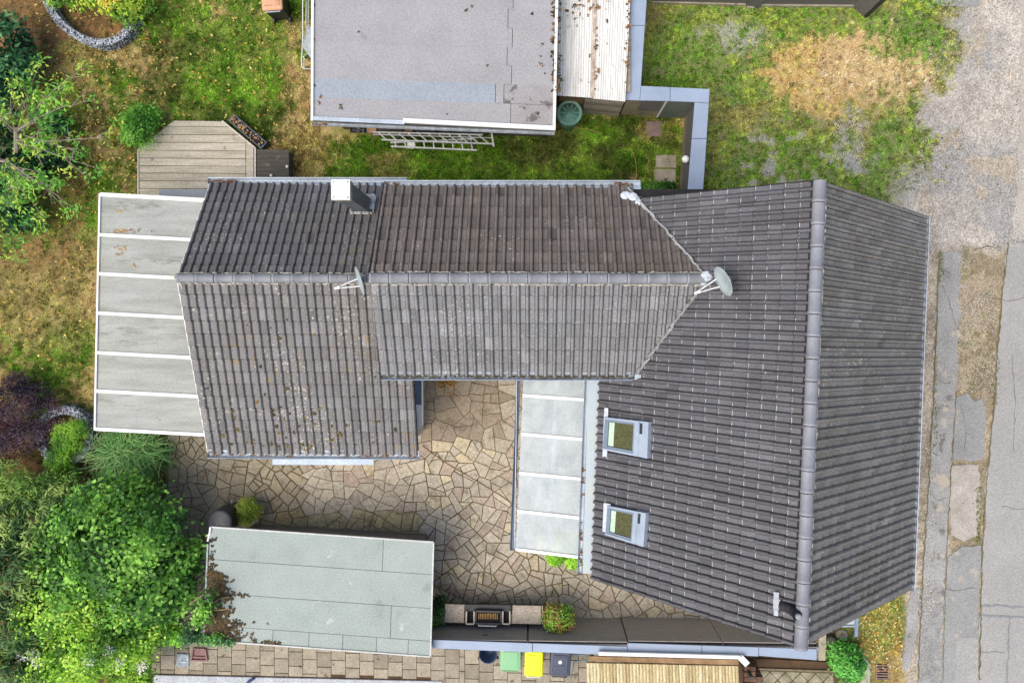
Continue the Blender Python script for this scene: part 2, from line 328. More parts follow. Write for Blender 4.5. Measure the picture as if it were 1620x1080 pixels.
# areas in which no grass grows (buildings, decks, paving), plan rectangles in photo pixels at ground level
NOGRASS = [(1021, 191, 1048, 217), (1036, 245, 1070, 289), (245, 590, 1335, 1200), (150, 300, 345, 690), (222, 205, 405, 320), (505, 60, 880, 215), (880, 30, 1000, 175), (1000, 160, 1075, 186), (1077, 150, 1092, 320), (320, 330, 1400, 880), (1420, 380, 1900, 1300)]
def grass(n, x0, x1, y0, y1, ln, wd, seed):
    r = np.random.default_rng(seed); q = n // 11; tx = r.uniform(x0, x1, q); ty = r.uniform(y0, y1, q); _, t, c = field(tx, ty); kp = r.random(q) < c; tx, ty, t = tx[kp], ty[kp], t[kp]; q = len(tx)
    t = t * (r.choice((.4, .65, .95, 1.35, 2.0), q) * r.uniform(.85, 1.15, q))[:, None] * (1 + r.normal(0, .1, (q, 3)) * np.array([1, .4, 1])); rep = r.integers(6, 15, q); x = np.repeat(tx, rep); y = np.repeat(ty, rep); t = np.repeat(t, rep, 0); n = len(x); sg = np.repeat(r.uniform(.8, 2.6, q), rep); x = x + r.normal(0, 1, n) * sg; y = y + r.normal(0, 1, n) * sg; keep = np.ones(n, bool)
    for a, b, c_, d in NOGRASS: keep &= ~((x > a) & (x < c_) & (y > b) & (y < d))
    x, y, t = x[keep], y[keep], t[keep]; m = len(x); X = (x - X0) / GS; Y = (Y0 - y) / GS
    an = r.uniform(0, 6.283, m); L = ln * r.uniform(.5, 1.3, m); W = wd * r.uniform(.7, 1.3, m); up = r.uniform(.35, 1.0, m)
    dx, dy = np.cos(an), np.sin(an); z = (fbm(x, y, 50, 21) - .5) * .05 - .01
    b1 = np.stack([X - dy * W / 2, Y + dx * W / 2, z], 1); b2 = np.stack([X + dy * W / 2, Y - dx * W / 2, z], 1)
    tp = np.stack([X + dx * L * (1 - up * .6), Y + dy * L * (1 - up * .6), z + L * up], 1)
    V = np.stack([b1, b2, tp], 1).reshape(-1, 3); F = np.arange(3 * m).reshape(-1, 3)
    cl = t * r.uniform(.75, 1.7, (m, 1)) * (1 + r.normal(0, .05, (m, 3))); return V, F, np.repeat(np.clip(cl, 0, 1), 3, 0)
for args, lab in (((420000, -60, 560, -60, 760, .105, .02, 1), 'patchy green and straw coloured lawn of the left garden'), ((170000, 440, 1100, 120, 330, .11, .02, 2), 'lush green grass strip between flat roofed shed and tiled wing'), ((270000, 985, 1520, -60, 400, .095, .02, 3), 'rough mottled grass and weeds on the parking ground'), ((12000, 1320, 1440, 880, 1090, .07, .012, 4), 'short grass of the small front garden at the gable')):
    link('grass', fast('grass', *grass(*args)), M['blade'], None, lab, kind='stuff', category='grass')

def litter(n, reg, cols, L, seed, z=.04):
    r = np.random.default_rng(seed); pts = []
    for x0, y0, x1, y1, k in reg: m = int(n * k); pts.append(np.stack([r.uniform(x0, x1, m), r.uniform(y0, y1, m)], 1))
    p = np.concatenate(pts); m = len(p); X = (p[:, 0] - X0) / GS; Y = (Y0 - p[:, 1]) / GS; an = r.uniform(0, 6.283, m); l = L * r.uniform(.5, 1.4, m); w_ = l * r.uniform(.3, .6, m)
    dx, dy = np.cos(an), np.sin(an); zz = z + r.uniform(0, .03, m); t = r.uniform(-.4, .4, m)
    V = np.stack([np.stack([X - dx * l / 2, Y - dy * l / 2, zz], 1), np.stack([X - dy * w_ / 2, Y + dx * w_ / 2, zz + t * w_], 1), np.stack([X + dx * l / 2, Y + dy * l / 2, zz], 1), np.stack([X + dy * w_ / 2, Y - dx * w_ / 2, zz - t * w_ * .2], 1)], 1).reshape(-1, 3)
    c = np.array([S(*q) for q in cols])[r.integers(0, len(cols), m)] * r.uniform(.8, 1.1, (m, 1)); return fast('l', V, np.arange(4 * m).reshape(-1, 4), np.repeat(np.clip(c, 0, 1), 4, 0))
YEL = [(226, 190, 84), (214, 160, 60), (200, 138, 58), (236, 214, 130), (178, 112, 52), (224, 200, 100)]
link('fallen_leaves', litter(1150, [(60, 0, 440, 240, .42), (60, 60, 240, 430, .3), (400, 20, 500, 300, .1), (0, 380, 160, 640, .1), (140, 180, 230, 320, .1)], YEL, .082, 5, .085), M['leaf'], None, 'yellow and orange leaves scattered over the left lawn', kind='stuff', category='leaves')
link('fallen_leaves', litter(520, [(1360, 945, 1425, 1040, .75), (1330, 1000, 1420, 1060, .25)], YEL + [(232, 222, 170)], .07, 6, .08), M['leaf'], None, 'dense yellow leaves on the small front garden at the gable', kind='stuff', category='leaves')
link('fallen_leaves', litter(150, [(688, 900, 730, 960, .45), (730, 925, 800, 955, .3), (300, 745, 560, 830, .25)], YEL + [(150, 96, 48)], .06, 8, .045), M['leaf'], None, 'few brown and orange leaves lying on the yard paving', kind='stuff', category='leaves')

# ------------------------------------------------------------------ street
def wob(pts, z, amp=.04, step=.12, seed=0, sc=.5):
    r = random.Random(seed); out = []; w_ = [P(*p) for p in pts]; n = len(w_)
    for i in range(n):
        a, b = w_[i], w_[(i + 1) % n]; k = max(1, int((b - a).length / step)); nr = Vector((-(b - a).y, (b - a).x, 0)).normalized()
        for j in range(k):
            p = a.lerp(b, j / k); o_ = (float(fbm(np.array([p.x * 100]), np.array([p.y * 100]), 60 * sc, seed)[0]) - .5) * 4 * amp; out.append((p.x + nr.x * o_, p.y + nr.y * o_))
    return out
def sheet(name, pts, z, m, parent=None, th=.03, **kw):
    return obj(name, MB().prism(pts, z - th, z), m, parent, **kw)
A1 = mat('road_asphalt', S(160, 158, 153), S(144, 142, 138), .5, .95, fine=25, fvar=.22, speck=[(S(196, 192, 184), .68, 60), (S(132, 130, 126), .72, 40)])
A2 = mat('footway_asphalt', S(158, 157, 153), S(134, 132, 128), 1.1, .95, fine=25, fvar=.3, speck=[(S(112, 110, 106), .60, 2.2), (S(172, 162, 146), .60, 1.7)])
A3 = mat('asphalt_patch', S(148, 148, 145), S(132, 132, 129), .8, .95, fine=25, fvar=.26, speck=(S(164, 156, 144), .62, 1.9))
A4 = mat('worn_concrete_patch', S(176, 170, 160), S(152, 145, 134), 2.2, .95, fine=25, fvar=.25, speck=(S(118, 110, 98), .66, 5))
CRK = mat('crack', S(92, 86, 74), S(112, 108, 70), 5, 1.0)
road = sheet('road', wob([(1595, 384), (1586, 460), (1577, 560), (1572, 640), (1561, 760), (1553, 880), (1549, 1000), (1547, 1250), (2000, 1250), (2000, 384)], 0, .05, seed=1), .010, A1, kind='structure')
sheet('gravel_road', wob([(1612, -120), (1616, 150), (1608, 300), (1600, 378), (2000, 378), (2000, -120)], 0, .08, seed=2), .004, mat('gravel_road', S(176, 170, 160), S(158, 152, 143), .8, .95, fine=25, fvar=.3), kind='structure')
walk = sheet('pavement', wob([(1486, 398), (1482, 480), (1479, 560), (1473, 700), (1466, 800), (1460, 900), (1453, 1000), (1448, 1250), (1488, 1250), (1492, 1000), (1496, 900), (1503, 760), (1513, 620), (1516, 520), (1520, 400)], 0, .06, .08, seed=3, sc=.4), .006, A2, kind='structure')
def patch(pts, z, m, par, seed, amp=.035): sheet('asphalt_patch', wob(pts, 0, amp, .08, seed, .35), z, m, par)
patch([(1512, 628), (1530, 622), (1541, 634), (1556, 626), (1560, 660), (1556, 724), (1530, 730), (1508, 726), (1508, 670)], .012, A3, road, 4)
patch([(1506, 736), (1548, 734), (1552, 800), (1546, 846), (1524, 856), (1504, 846), (1502, 780)], .010, A4, road, 5)
patch([(1500, 880), (1522, 864), (1551, 862), (1548, 960), (1544, 1090), (1490, 1090), (1493, 960)], .013, A3, road, 6, .03)
patch([(1512, 1008), (1548, 1008), (1546, 1090), (1511, 1090)], .017, A1, road, 7, .01)
patch([(1470, 960), (1490, 950), (1487, 1090), (1452, 1090), (1458, 1000)], .010, mat('dark_tar', S(124, 123, 121), S(152, 150, 146), 3, .95, fine=25, fvar=.4), walk, 8, .04)
patch([(1440, 935), (1456, 930), (1448, 1020), (1432, 1062), (1426, 1040), (1436, 990)], .008, A2, walk, 9, .05)
def crack(pts, w_, seed, m=CRK, z=.019):
    c = [P(*p) for p in pts]; r = random.Random(seed); L = []; Rr = []
    for i in range(len(c) - 1):
        a, b = c[i], c[i + 1]; k = max(2, int((b - a).length / .1)); nr = Vector((-(b - a).y, (b - a).x, 0)).normalized()
        for j in range(k):
            p = a.lerp(b, j / k) + nr * r.uniform(-.02, .02); h = w_ * r.uniform(.4, 1.3); L.append(p + nr * h); Rr.append(p - nr * h)
    n = len(L); mb = MB(); mb.add([(p.x, p.y, z) for p in L] + [(p.x, p.y, z) for p in Rr], [(i, n + i, n + i + 1, i + 1) for i in range(n - 1)]); return obj('crack', mb, m, road)
crack([(1595, 384), (1586, 460), (1577, 560), (1572, 640), (1561, 760), (1553, 880), (1549, 1080)], .018, 1)
crack([(1486, 398), (1479, 560), (1473, 700), (1460, 900), (1452, 1080)], .02, 2)
crack([(1513, 620), (1503, 760), (1496, 900), (1491, 1080)], .012, 3)
crack([(1540, 395), (1560, 390), (1575, 392), (1590, 388)], .015, 4)
for i, pl in enumerate(([(1560, 470), (1592, 476), (1625, 470)], [(1600, 560), (1606, 640), (1602, 720)], [(1478, 600), (1496, 606), (1512, 602)], [(1470, 780), (1484, 790), (1502, 786)], [(1494, 930), (1516, 934), (1548, 926)], [(1585, 800), (1610, 806), (1640, 800)], [(1520, 640), (1528, 680), (1524, 722)], [(1484, 440), (1500, 470), (1512, 520)])): crack(pl, .007, 60 + i, CRK, .0195)
TAR = mat('tar_joint', S(136, 138, 140), rough=.9)
crack([(1551, 958), (1580, 957), (1640, 962)], .03, 5, TAR); crack([(1551, 972), (1600, 975), (1640, 977)], .03, 6, TAR); crack([(1597, 976), (1594, 1040), (1592, 1090)], .03, 7, TAR); crack([(1551, 1030), (1595, 1031)], .012, 8, TAR)
moss_g = (118, 122, 66)
link('weeds', litter(500, [(1544, 770, 1551, 860, .35), (1568, 560, 1580, 640, .12), (1476, 560, 1482, 720, .2), (1520, 520, 1570, 600, .2), (1486, 400, 1492, 440, .13)], [(120, 126, 60), (140, 138, 72), (104, 112, 54)], .05, 31, .02), M['leaf'], None, 'sparse moss and weeds in the cracks of the street edge', kind='stuff', category='weeds')

def pebbles(n, reg, cols, seed, smin=.012, smax=.035, z=.01):
    r = np.random.default_rng(seed); V = []; F = []; C = []; b = 0; pal = np.array([S(*c) for c in cols])
    for x0, y0, x1, y1, k in reg:
        m = int(n * k); x = r.uniform(x0, x1, m); y = r.uniform(y0, y1, m); keep = fbm(x, y, 40, 61) + r.normal(0, .08, m) > .47
        for px, py in zip(x[keep], y[keep]):
            p = P(px, py, z); s_ = r.uniform(smin, smax); a = r.uniform(0, 6.28); q = np.array([(math.cos(a + j * 1.2566) * s_ * r.uniform(.6, 1.1), math.sin(a + j * 1.2566) * s_ * r.uniform(.6, 1.1), 0) for j in range(5)] + [(0, 0, s_ * .6)]) + np.array(p); V.append(q); F += [[b + j, b + (j + 1) % 5, b + 5] for j in range(5)]; b += 6; C.append(np.tile(pal[r.integers(0, len(pal))] * r.uniform(.8, 1.15), (6, 1)))
    return fast('pebbles', np.concatenate(V), np.array(F), np.clip(np.concatenate(C), 0, 1))
link('gravel_stones', pebbles(16000, [(1455, -20, 1620, 390, .55), (1320, 190, 1370, 260, .06), (1452, 330, 1478, 1000, .2), (1515, 390, 1575, 620, .19)], [(196, 190, 180), (178, 168, 154), (140, 134, 126), (112, 108, 104), (206, 200, 190)], 71, .008, .02), M['rubble'], None, 'loose pale and grey gravel along the street side', kind='stuff', category='gravel')
# ------------------------------------------------------------------ yard of irregular flagstones
yard = obj('yard_paving', MB().prism([P(262, 596), P(1330, 590), P(1330, 1000), P(262, 1000)], -.05, .002), mat('mossy_joint', S(112, 100, 74), S(84, 78, 52), 1.5, 1.0, fine=30, fvar=.4, speck=(S(104, 106, 44), .6, 3)), kind='structure')
def pave():
    """angular broken slabs: coarse cells cut again and again by random lines"""
    r = random.Random(21); x0, y0, x1, y1 = 266, 596, 1200, 998; seeds = []
    for k in range(9000):
        px, py = r.uniform(x0 - 40, x1 + 40), r.uniform(y0 - 40, y1 + 40); q = r.choice((40, 48, 60))
        if all((px - a) ** 2 + (py - b_) ** 2 > q * q * .6 for a, b_, _ in seeds): seeds.append((px, py, q))
    A = np.array(seeds); cells = []
    def split(poly, lim, depth=0):
        ar = abs(area2(poly)) / 2
        if ar < lim or depth > 6: cells.append(poly); return
        n = len(poly); L = [math.hypot(poly[i][0] - poly[i - 1][0], poly[i][1] - poly[i - 1][1]) for i in range(n)]; i = max(range(n), key=lambda k: L[k] * r.uniform(.7, 1))
        a, b_ = poly[i - 1], poly[i]; t = r.uniform(.36, .64); p = (a[0] + (b_[0] - a[0]) * t, a[1] + (b_[1] - a[1]) * t); ang = math.atan2(b_[1] - a[1], b_[0] - a[0]) + math.pi / 2 + r.gauss(0, .38)
        nx, ny = -math.sin(ang), math.cos(ang); c = nx * p[0] + ny * p[1]; A1_, B1_ = clip(poly, nx, ny, c), clip(poly, -nx, -ny, -c)
        if len(A1_) < 3 or len(B1_) < 3: cells.append(poly); return
        for q in (A1_, B1_): split(q, lim * r.uniform(.75, 1.3), depth + 1)
    for i, (px, py, q) in enumerate(seeds):
        poly = [(px - 110, py - 110), (px + 110, py - 110), (px + 110, py + 110), (px - 110, py + 110)]; d2 = (A[:, 0] - px) ** 2 + (A[:, 1] - py) ** 2
        for j in np.argsort(d2)[1:22]:
            dx, dy = A[j, 0] - px, A[j, 1] - py; poly = clip(poly, dx, dy, dx * (px + dx * .5) + dy * (py + dy * .5))
            if len(poly) < 3: break
        if len(poly) < 3: continue
        poly = clip_convex(poly, [(x0, y0), (x1, y0), (x1, y1), (x0, y1)])
        if len(poly) < 3 or abs(area2(poly)) < 60: continue
        n = float(fbm(np.array([px]), np.array([py]), 120, 33)[0]); split(poly, (250 + 420 * n) * (1.5 if (640 < px < 820 and py < 700) else 1))
    return cells
def visible_yard(cx, cy):
    if cx > 945 and cy < 905 + (cx - 935) * .37: return False
    if 325 < cx < 655 and cy < 715: return False
    if cx > 820 and cx < 930 and cy < 868: return False
    if cy > 985 or cx > 1160 or (335 < cx < 684 and cy > 838) or (690 < cx < 905 and cy > 955): return False
    return True
stones = []
for poly in pave():
    w2 = [(P(*p).x, P(*p).y) for p in poly]
    if area2(w2) < 0: w2 = w2[::-1]
    # drop tiny edges
    w2 = [p for i, p in enumerate(w2) if (Vector(p) - Vector(w2[i - 1])).length > .03]
    if len(w2) < 3: continue
    cx = sum(p[0] for p in poly) / len(poly); cy = sum(p[1] for p in poly) / len(poly)
    gap = .005 + .012 * float(fbm(np.array([cx]), np.array([cy]), 90, 41)[0])
    if 640 < cx < 830 and cy < 690 or 480 < cx < 640 and cy > 735: gap *= .55
    w2 = inset(w2, gap); ar = abs(area2(w2)) / 2
    if ar < .004 or area2(w2) < 0: continue
    stones.append((ar if visible_yard(cx, cy) else ar * .01, cx, cy, w2))
stones.sort(key=lambda s: -s[0])
def stone_mesh(lst, name):
    mb = MB(); cols = []; r = random.Random(len(lst))
    for ar, cx, cy, w2 in lst:
        n0 = len(mb.v); h = .022 + random.Random(cx).uniform(-.006, .012); mb.prism(w2, -.02, h, .008)
        rr = random.Random(cx * 7 + cy); n = float(fbm(np.array([cx]), np.array([cy]), 150, 51)[0])
        base = Vector(S(170, 160, 142)).lerp(Vector(S(156, 147, 132)), rr.random())
        if rr.random() < .12: base = Vector(S(180, 167, 140))
        if rr.random() < .14: base = Vector(S(158, 143, 128))
        if cx < 480 and cy < 860: base = base.lerp(Vector(S(132, 122, 102)), .7)
        if 640 < cx < 800 and cy < 690: base = base.lerp(Vector(S(134, 120, 102)), .75)
        if 450 < cx < 660 and cy > 810: base = base.lerp(Vector(S(156, 142, 90)), .5)
        k = (.92 + .42 * n) * rr.uniform(.92, 1.08); cols += [(base.x * k, base.y * k, base.z * k)] * (len(mb.v) - n0)
    m = mb.mesh(name); a = m.color_attributes.new('tint', 'FLOAT_COLOR', 'POINT')
    for i, c in enumerate(cols): a.data[i].color = (*c, 1)
    return m
for s_ in stones[:300]: link('flagstone', stone_mesh([s_], 'flagstone'), M['stone_attr'], yard)
link('flagstone_rest', stone_mesh(stones[300:], 'flagstone_rest'), M['stone_attr'], yard, kind='stuff')

# slab path along the south side of the plot
path = obj('path', MB().prism([P(225, 1000), P(1360, 1014), P(1360, 1120), P(225, 1120)], -.05, -.004), M['soil'], kind='structure')
SLAB = [mat('slab_%d' % i, S(*c), S(*d), 3, .9, fine=25, fvar=.25, speck=(S(104, 94, 76), .64, 4)) for i, (c, d) in enumerate((((170, 160, 140), (150, 140, 120)), ((162, 152, 134), (142, 133, 116)), ((152, 142, 124), (130, 121, 105))))]
pr = random.Random(3); slope_s = 13.0 / 1120
xs_, xc = [], 232.0
for c in range(34): xs_.append((xc, xc + (8 if c == 22 else 21.8))); xc += 8.8 if c == 22 else 22.5
for c, (xa, xb) in enumerate(xs_):
    off = (11.5 if c % 2 else 0); ys = [1000 + off + k * 23 + (xa - 232) * .03 for k in range(-1, 4)]
    for k in range(len(ys) - 1):
        ya, yb = ys[k] + .5, ys[k + 1] - .5; lim = 1064 + (xa - 232) * .022
        if c < 20:
            if ya > lim: continue
            yb = min(yb, lim)
        if yb - ya < 4 or yb < 1005: continue
        o_ = obj('paving_slab', MB().prism([P(xa, yb), P(xb, yb + .5), P(xb, ya + .5), P(xa, ya)], -.03, .012 + pr.uniform(-.004, .006), .006), pr.choice(SLAB), path)
kerb = obj('kerb', MB().prism([P(244, 1066), P(700, 1076), P(700, 1120), P(244, 1120)], -.05, .05, .01), mat('pale_granite', S(186, 190, 196), S(166, 168, 172), 3, .8, fine=25, fvar=.3), None, label='pale blue grey granite kerb along the bottom edge', category='kerb')

# ------------------------------------------------------------------ houses with tiled roofs
LIC = S(196, 192, 178)
T = {}  # dirt in the tile materials sets how deep the painted lap shade is
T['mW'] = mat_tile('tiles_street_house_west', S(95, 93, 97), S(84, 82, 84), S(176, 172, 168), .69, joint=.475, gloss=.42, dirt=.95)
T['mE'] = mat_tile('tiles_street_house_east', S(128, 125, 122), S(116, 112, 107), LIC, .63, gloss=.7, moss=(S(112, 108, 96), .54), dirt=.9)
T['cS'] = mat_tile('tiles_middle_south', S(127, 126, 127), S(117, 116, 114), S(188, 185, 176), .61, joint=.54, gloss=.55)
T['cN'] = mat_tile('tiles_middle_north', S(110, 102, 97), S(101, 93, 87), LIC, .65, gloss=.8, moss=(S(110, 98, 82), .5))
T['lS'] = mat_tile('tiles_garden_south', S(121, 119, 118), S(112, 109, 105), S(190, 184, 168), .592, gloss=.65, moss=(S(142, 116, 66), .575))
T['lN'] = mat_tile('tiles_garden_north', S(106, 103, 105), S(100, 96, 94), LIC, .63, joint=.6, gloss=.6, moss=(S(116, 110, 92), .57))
RIDGE = mat('ridge_tile', S(144, 146, 149), S(126, 127, 130), 3, .55, fine=24, fvar=.15, speck=(S(190, 188, 180), .68, 12))
RIDGE2 = mat('ridge_tile_red', S(142, 144, 150), S(128, 128, 134), 3, .5, fine=24, fvar=.12, speck=(S(190, 188, 180), .70, 14))
MORT = mat('mortar', S(200, 194, 178), S(150, 146, 132), 9, .95, fine=30, fvar=.3)
SLABM = mat('roof_underlay', S(52, 49, 48), S(44, 42, 40), 3, .9)

def tile_mesh(name, w_, L, m):
    pr_ = [(0, 0), (.56, 0), (.61, .032), (.68, .054), (.78, .060), (.88, .052), (.95, .026), (1.0, 0)]; th = .045; ov = .07; n = len(pr_); vs = []; uv = []
    for x, z in pr_: vs.append((x * w_, 0, z + th - .05)); uv.append((x, 0))      # lower edge, bottom of the nib
    for x, z in pr_: vs.append((x * w_, 0, z + th)); uv.append((x, .08))
    for x, z in pr_: vs.append((x * w_, L + ov, z)); uv.append((x, 1))
    fs = [(i, i + 1, n + i + 1, n + i) for i in range(n - 1)] + [(n + i, n + i + 1, 2 * n + i + 1, 2 * n + i) for i in range(n - 1)]
    fs += [(0, n, 2 * n), (n - 1, 3 * n - 1, 2 * n - 1)]
    me = bpy.data.meshes.new(name); me.from_pydata(vs, [], fs); me.update(); me.materials.append(m); ul = me.uv_layers.new(name='UVMap')
    for lp in me.loops: ul.data[lp.index].uv = uv[lp.vertex_index]
    a = me.color_attributes.new('tint', 'FLOAT_COLOR', 'POINT')
    for d in a.data: d.color = (1, 1, 1, 1)
    return me, np.array(vs), fs, uv
class Slope:
    def __init__(s, R0, R1, side, run, drop, nw, nc, m, cull=None):
        s.u = (R1 - R0).normalized(); s.len = (R1 - R0).length; s.d = Vector((s.u.y, -s.u.x, 0)).normalized() * side
        s.v = (-s.d * run + Vector((0, 0, drop))).normalized(); s.slen = math.hypot(run, drop); s.n = s.u.cross(s.v)
        s.R0, s.R1, s.run, s.drop, s.m = R0, R1, run, drop, m
        a, b = R0, R1
        if s.n.z < 0: s.u = -s.u; s.n = -s.n; a, b = R1, R0
        s.E0 = a + s.d * run - Vector((0, 0, drop)); s.E1 = b + s.d * run - Vector((0, 0, drop)); s.Ra, s.Rb = a, b
        s.nw, s.nc, s.cull = nw, nc, cull
    def z(s, x, y): return s.R0.z - (Vector((x, y, 0)) - Vector((s.R0.x, s.R0.y, 0))).dot(s.d) * s.drop / s.run
    def ray(s, px, py, lift=0.0):
        o = Vector((0, 0, HC)); d = P(px, py, 0) - o; c = s.R0 + s.n * lift; return o + d * ((c - o).dot(s.n) / d.dot(s.n))
    def hit(s, a, b): t = (s.R0 - a).dot(s.n) / (b - a).dot(s.n); return a + (b - a) * t
def build_roof(house, slopes, nparts=300, seed=1):
    r = random.Random(seed); allt = []
    for s in slopes:
        lift = s.n * -.045; q = [s.E0 + lift, s.E1 + lift, s.Rb + lift, s.Ra + lift]
        s.slab = obj('roof', MB().slab(q, .12), SLABM, house)
        s.w = s.len / s.nw; L = s.slen / s.nc; s.me, s.vs, s.fs, s.uv = tile_mesh('tile', s.w, L, s.m)
        for c in range(s.nc):
            sag = r.uniform(-.004, .004)
            for i in range(s.nw):
                p = s.E0 + s.u * (i * s.w) + s.v * (c * L - .04) + s.n * (-.03 + sag + r.uniform(-.003, .003)); ctr = p + s.u * s.w / 2 + s.v * L / 2
                if s.cull and s.cull(ctr): continue
                tilt = r.gauss(0, .008); u2 = (s.u + s.n * tilt * .5 + s.v * r.gauss(0, .004)).normalized(); n2 = u2.cross(s.v).normalized(); v2 = n2.cross(u2)
                mw = Matrix(((u2.x, v2.x, n2.x, p.x), (u2.y, v2.y, n2.y, p.y), (u2.z, v2.z, n2.z, p.z), (0, 0, 0, 1)))
                view = Vector((0, 0, HC)) - ctr; sc = s.n.dot(view.normalized()) / view.length_squared; k = min(1.35, max(.68, r.gauss(1, .08))); hue = r.gauss(0, .009); k *= r.choice((1,) * 30 + (1.22, .76))
                allt.append((sc, s, mw, (k * (1 + hue), k, k * (1 - hue))))
    allt.sort(key=lambda t: -t[0])
    for sc, s, mw, k in allt[:nparts]:
        o = bpy.data.objects.new('tile', s.me); COL.objects.link(o); o.parent = s.slab; o.matrix_basis = mw; o.color = (*k, 1)
    V = []; F = []; U = []; K = []; MI = []; base = 0
    for sc, s, mw, k in allt[nparts:]:
        A = np.array(mw); V.append(s.vs @ A[:3, :3].T + A[:3, 3]); F += [tuple(i + base for i in f) for f in s.fs]; U += [s.uv[i] for f in s.fs for i in f]; K += [k] * len(s.vs); MI += [slopes.index(s)] * len(s.fs); base += len(s.vs)
    if V:
        me = bpy.data.meshes.new('tile_rest'); me.from_pydata(np.concatenate(V).tolist(), [], F); me.update(); ul = me.uv_layers.new(name='UVMap'); ul.data.foreach_set('uv', np.array(U, np.float32).ravel())
        a = me.color_attributes.new('tint', 'FLOAT_COLOR', 'POINT'); c4 = np.ones((len(K), 4), np.float32); c4[:, :3] = np.array(K); a.data.foreach_set('color', c4.ravel())
        for s in slopes: me.materials.append(s.m)
        me.polygons.foreach_set('material_index', MI); link('tile_rest', me, None, house, kind='stuff')
def ridge(house, R0, R1, n, m, r=.115, mort=1, seed=0):
    u = (R1 - R0).normalized(); L = (R1 - R0).length / n; sd = u.cross(Vector((0, 0, 1))).normalized(); me = MB(); k = 9; rr = random.Random(seed)
    vs = []; fs = []
    for t, q in ((0, 1.06), (.05, 1.05), (.055, 1.0), (L - .016, .97)):
        for j in range(k): a = math.pi * (j / (k - 1) * 1.16 - .08); vs.append((math.cos(a) * r * q, t, math.sin(a) * r * q * .85))
    for i in range(3): fs += [(i * k + j, (i + 1) * k + j, (i + 1) * k + j + 1, i * k + j + 1) for j in range(k - 1)]
    fs.append(tuple(range(k))); me.add(vs, fs); mesh = me.mesh('ridge_tile', True); mesh.materials.append(m)
    for i in range(n):
        p = R0 + u * (i * L) + Vector((0, 0, rr.uniform(-.006, .006) + .005)); x = sd; y = (u + Vector((0, 0, rr.gauss(0, .006)))).normalized(); z = x.cross(y)
        o = bpy.data.objects.new('ridge_tile', mesh); COL.objects.link(o); o.parent = house; o.matrix_parent_inverse = WINV[house]
        o.matrix_basis = Matrix(((x.x, y.x, z.x, p.x), (x.y, y.y, z.y, p.y), (x.z, y.z, z.z, p.z), (0, 0, 0, 1)))
    for sg in ([-1, 1] if mort == 1 else [mort // 2] if mort else []):
        mb = MB(); t = .02; pts = []
        while t < L * n - .03:
            if rr.random() < .8: pts.append(t)
            t += .07
        for t in pts:
            p = R0 + u * t + sd * sg * (r + .012 + rr.uniform(-.01, .012)) + Vector((0, 0, -.035)); mb.tube([p, p + u * rr.uniform(.06, .1) + Vector((0, 0, .004))], rr.uniform(.008, .022), 5)
        obj('mortar', mb, MORT, house, kind='stuff')
def gutter(house, a, b, out, r=.075, m=None, debris=None, seed=0, flash=.1, dc=((140, 92, 52), (70, 56, 44))):
    pr_ = [(0.0, .02), (0.004, -.02)] + [(r - r * math.cos(R(t)), -.02 - r * math.sin(R(t))) for t in range(20, 181, 20)] + [(2 * r, .008), (2 * r + .014, .012), (2 * r + .014, -.004), (2 * r + .003, -.012)]
    up = Vector((0, 0, 1)); mb = MB(); mb.sweep(a, b, pr_, out); pr2 = [(x + (.004 if 1 < i < len(pr_) - 4 else 0), z - .004) for i, (x, z) in enumerate(pr_)]; mb.sweep(b, a, [(x, z) for x, z in pr2], out)
    u = (b - a).normalized()
    for p, sg in ((a, -1), (b, 1)):
        q = [p + out * x + up * z + u * sg * .004 for x, z in pr_[1:-3]]; mb.add(q, [tuple(range(len(q)))])
    g = obj('gutter', mb, m or M['zinc'], house)
    if flash: obj('flashing', MB().slab([a + up * .03 + out * .02, b + up * .03 + out * .02, b - out * flash + up * .055, a - out * flash + up * .055], .004), M['zinc'], house)
    if debris:
        rr = random.Random(seed); mb = MB(); L = (b - a).length
        for t0, t1, n in debris:
            for k in range(n):
                p = a + u * L * rr.uniform(t0, t1) + out * (r + rr.uniform(-.035, .035)) + up * (-.045 + rr.uniform(0, .02)); s_ = rr.uniform(.015, .05); an = rr.uniform(0, 6.28)
                mb.add([p + Vector((math.cos(an + j * 1.57) * s_, math.sin(an + j * 1.57) * s_ * rr.uniform(.4, .9), rr.uniform(0, .015))) for j in range(4)], [(0, 1, 2, 3)])
        obj('gutter_litter', mb, mat('gutter_litter', S(*dc[0]), S(*dc[1]), 14, .95), g, kind='stuff')
    return g
def body(house, s1, s2, inset_=.3, ext=0.0, m=None):
    """walls with gables below a pair of slopes"""
    u = (s1.R1 - s1.R0).normalized(); a, b = s1.R0 + u * inset_, s1.R1 - u * inset_; vs = []
    for p in (a, b):
        e1 = p + s1.d * (s1.run - inset_) ; e2 = p + s2.d * (s2.run - inset_); z1 = p.z - s1.drop * (s1.run - inset_) / s1.run - .22; z2 = p.z - s2.drop * (s2.run - inset_) / s2.run - .22
        vs += [(e1.x, e1.y, 0), (e1.x, e1.y, z1), (p.x, p.y, p.z - .22), (e2.x, e2.y, z2), (e2.x, e2.y, 0)]
    fs = [(0, 1, 2, 3, 4), (9, 8, 7, 6, 5)] + [(i, 5 + i, 5 + (i + 1) % 5, (i + 1) % 5) for i in range(5)]
    return obj('wall', MB().add(vs, fs), m or M['render_wall'], house)

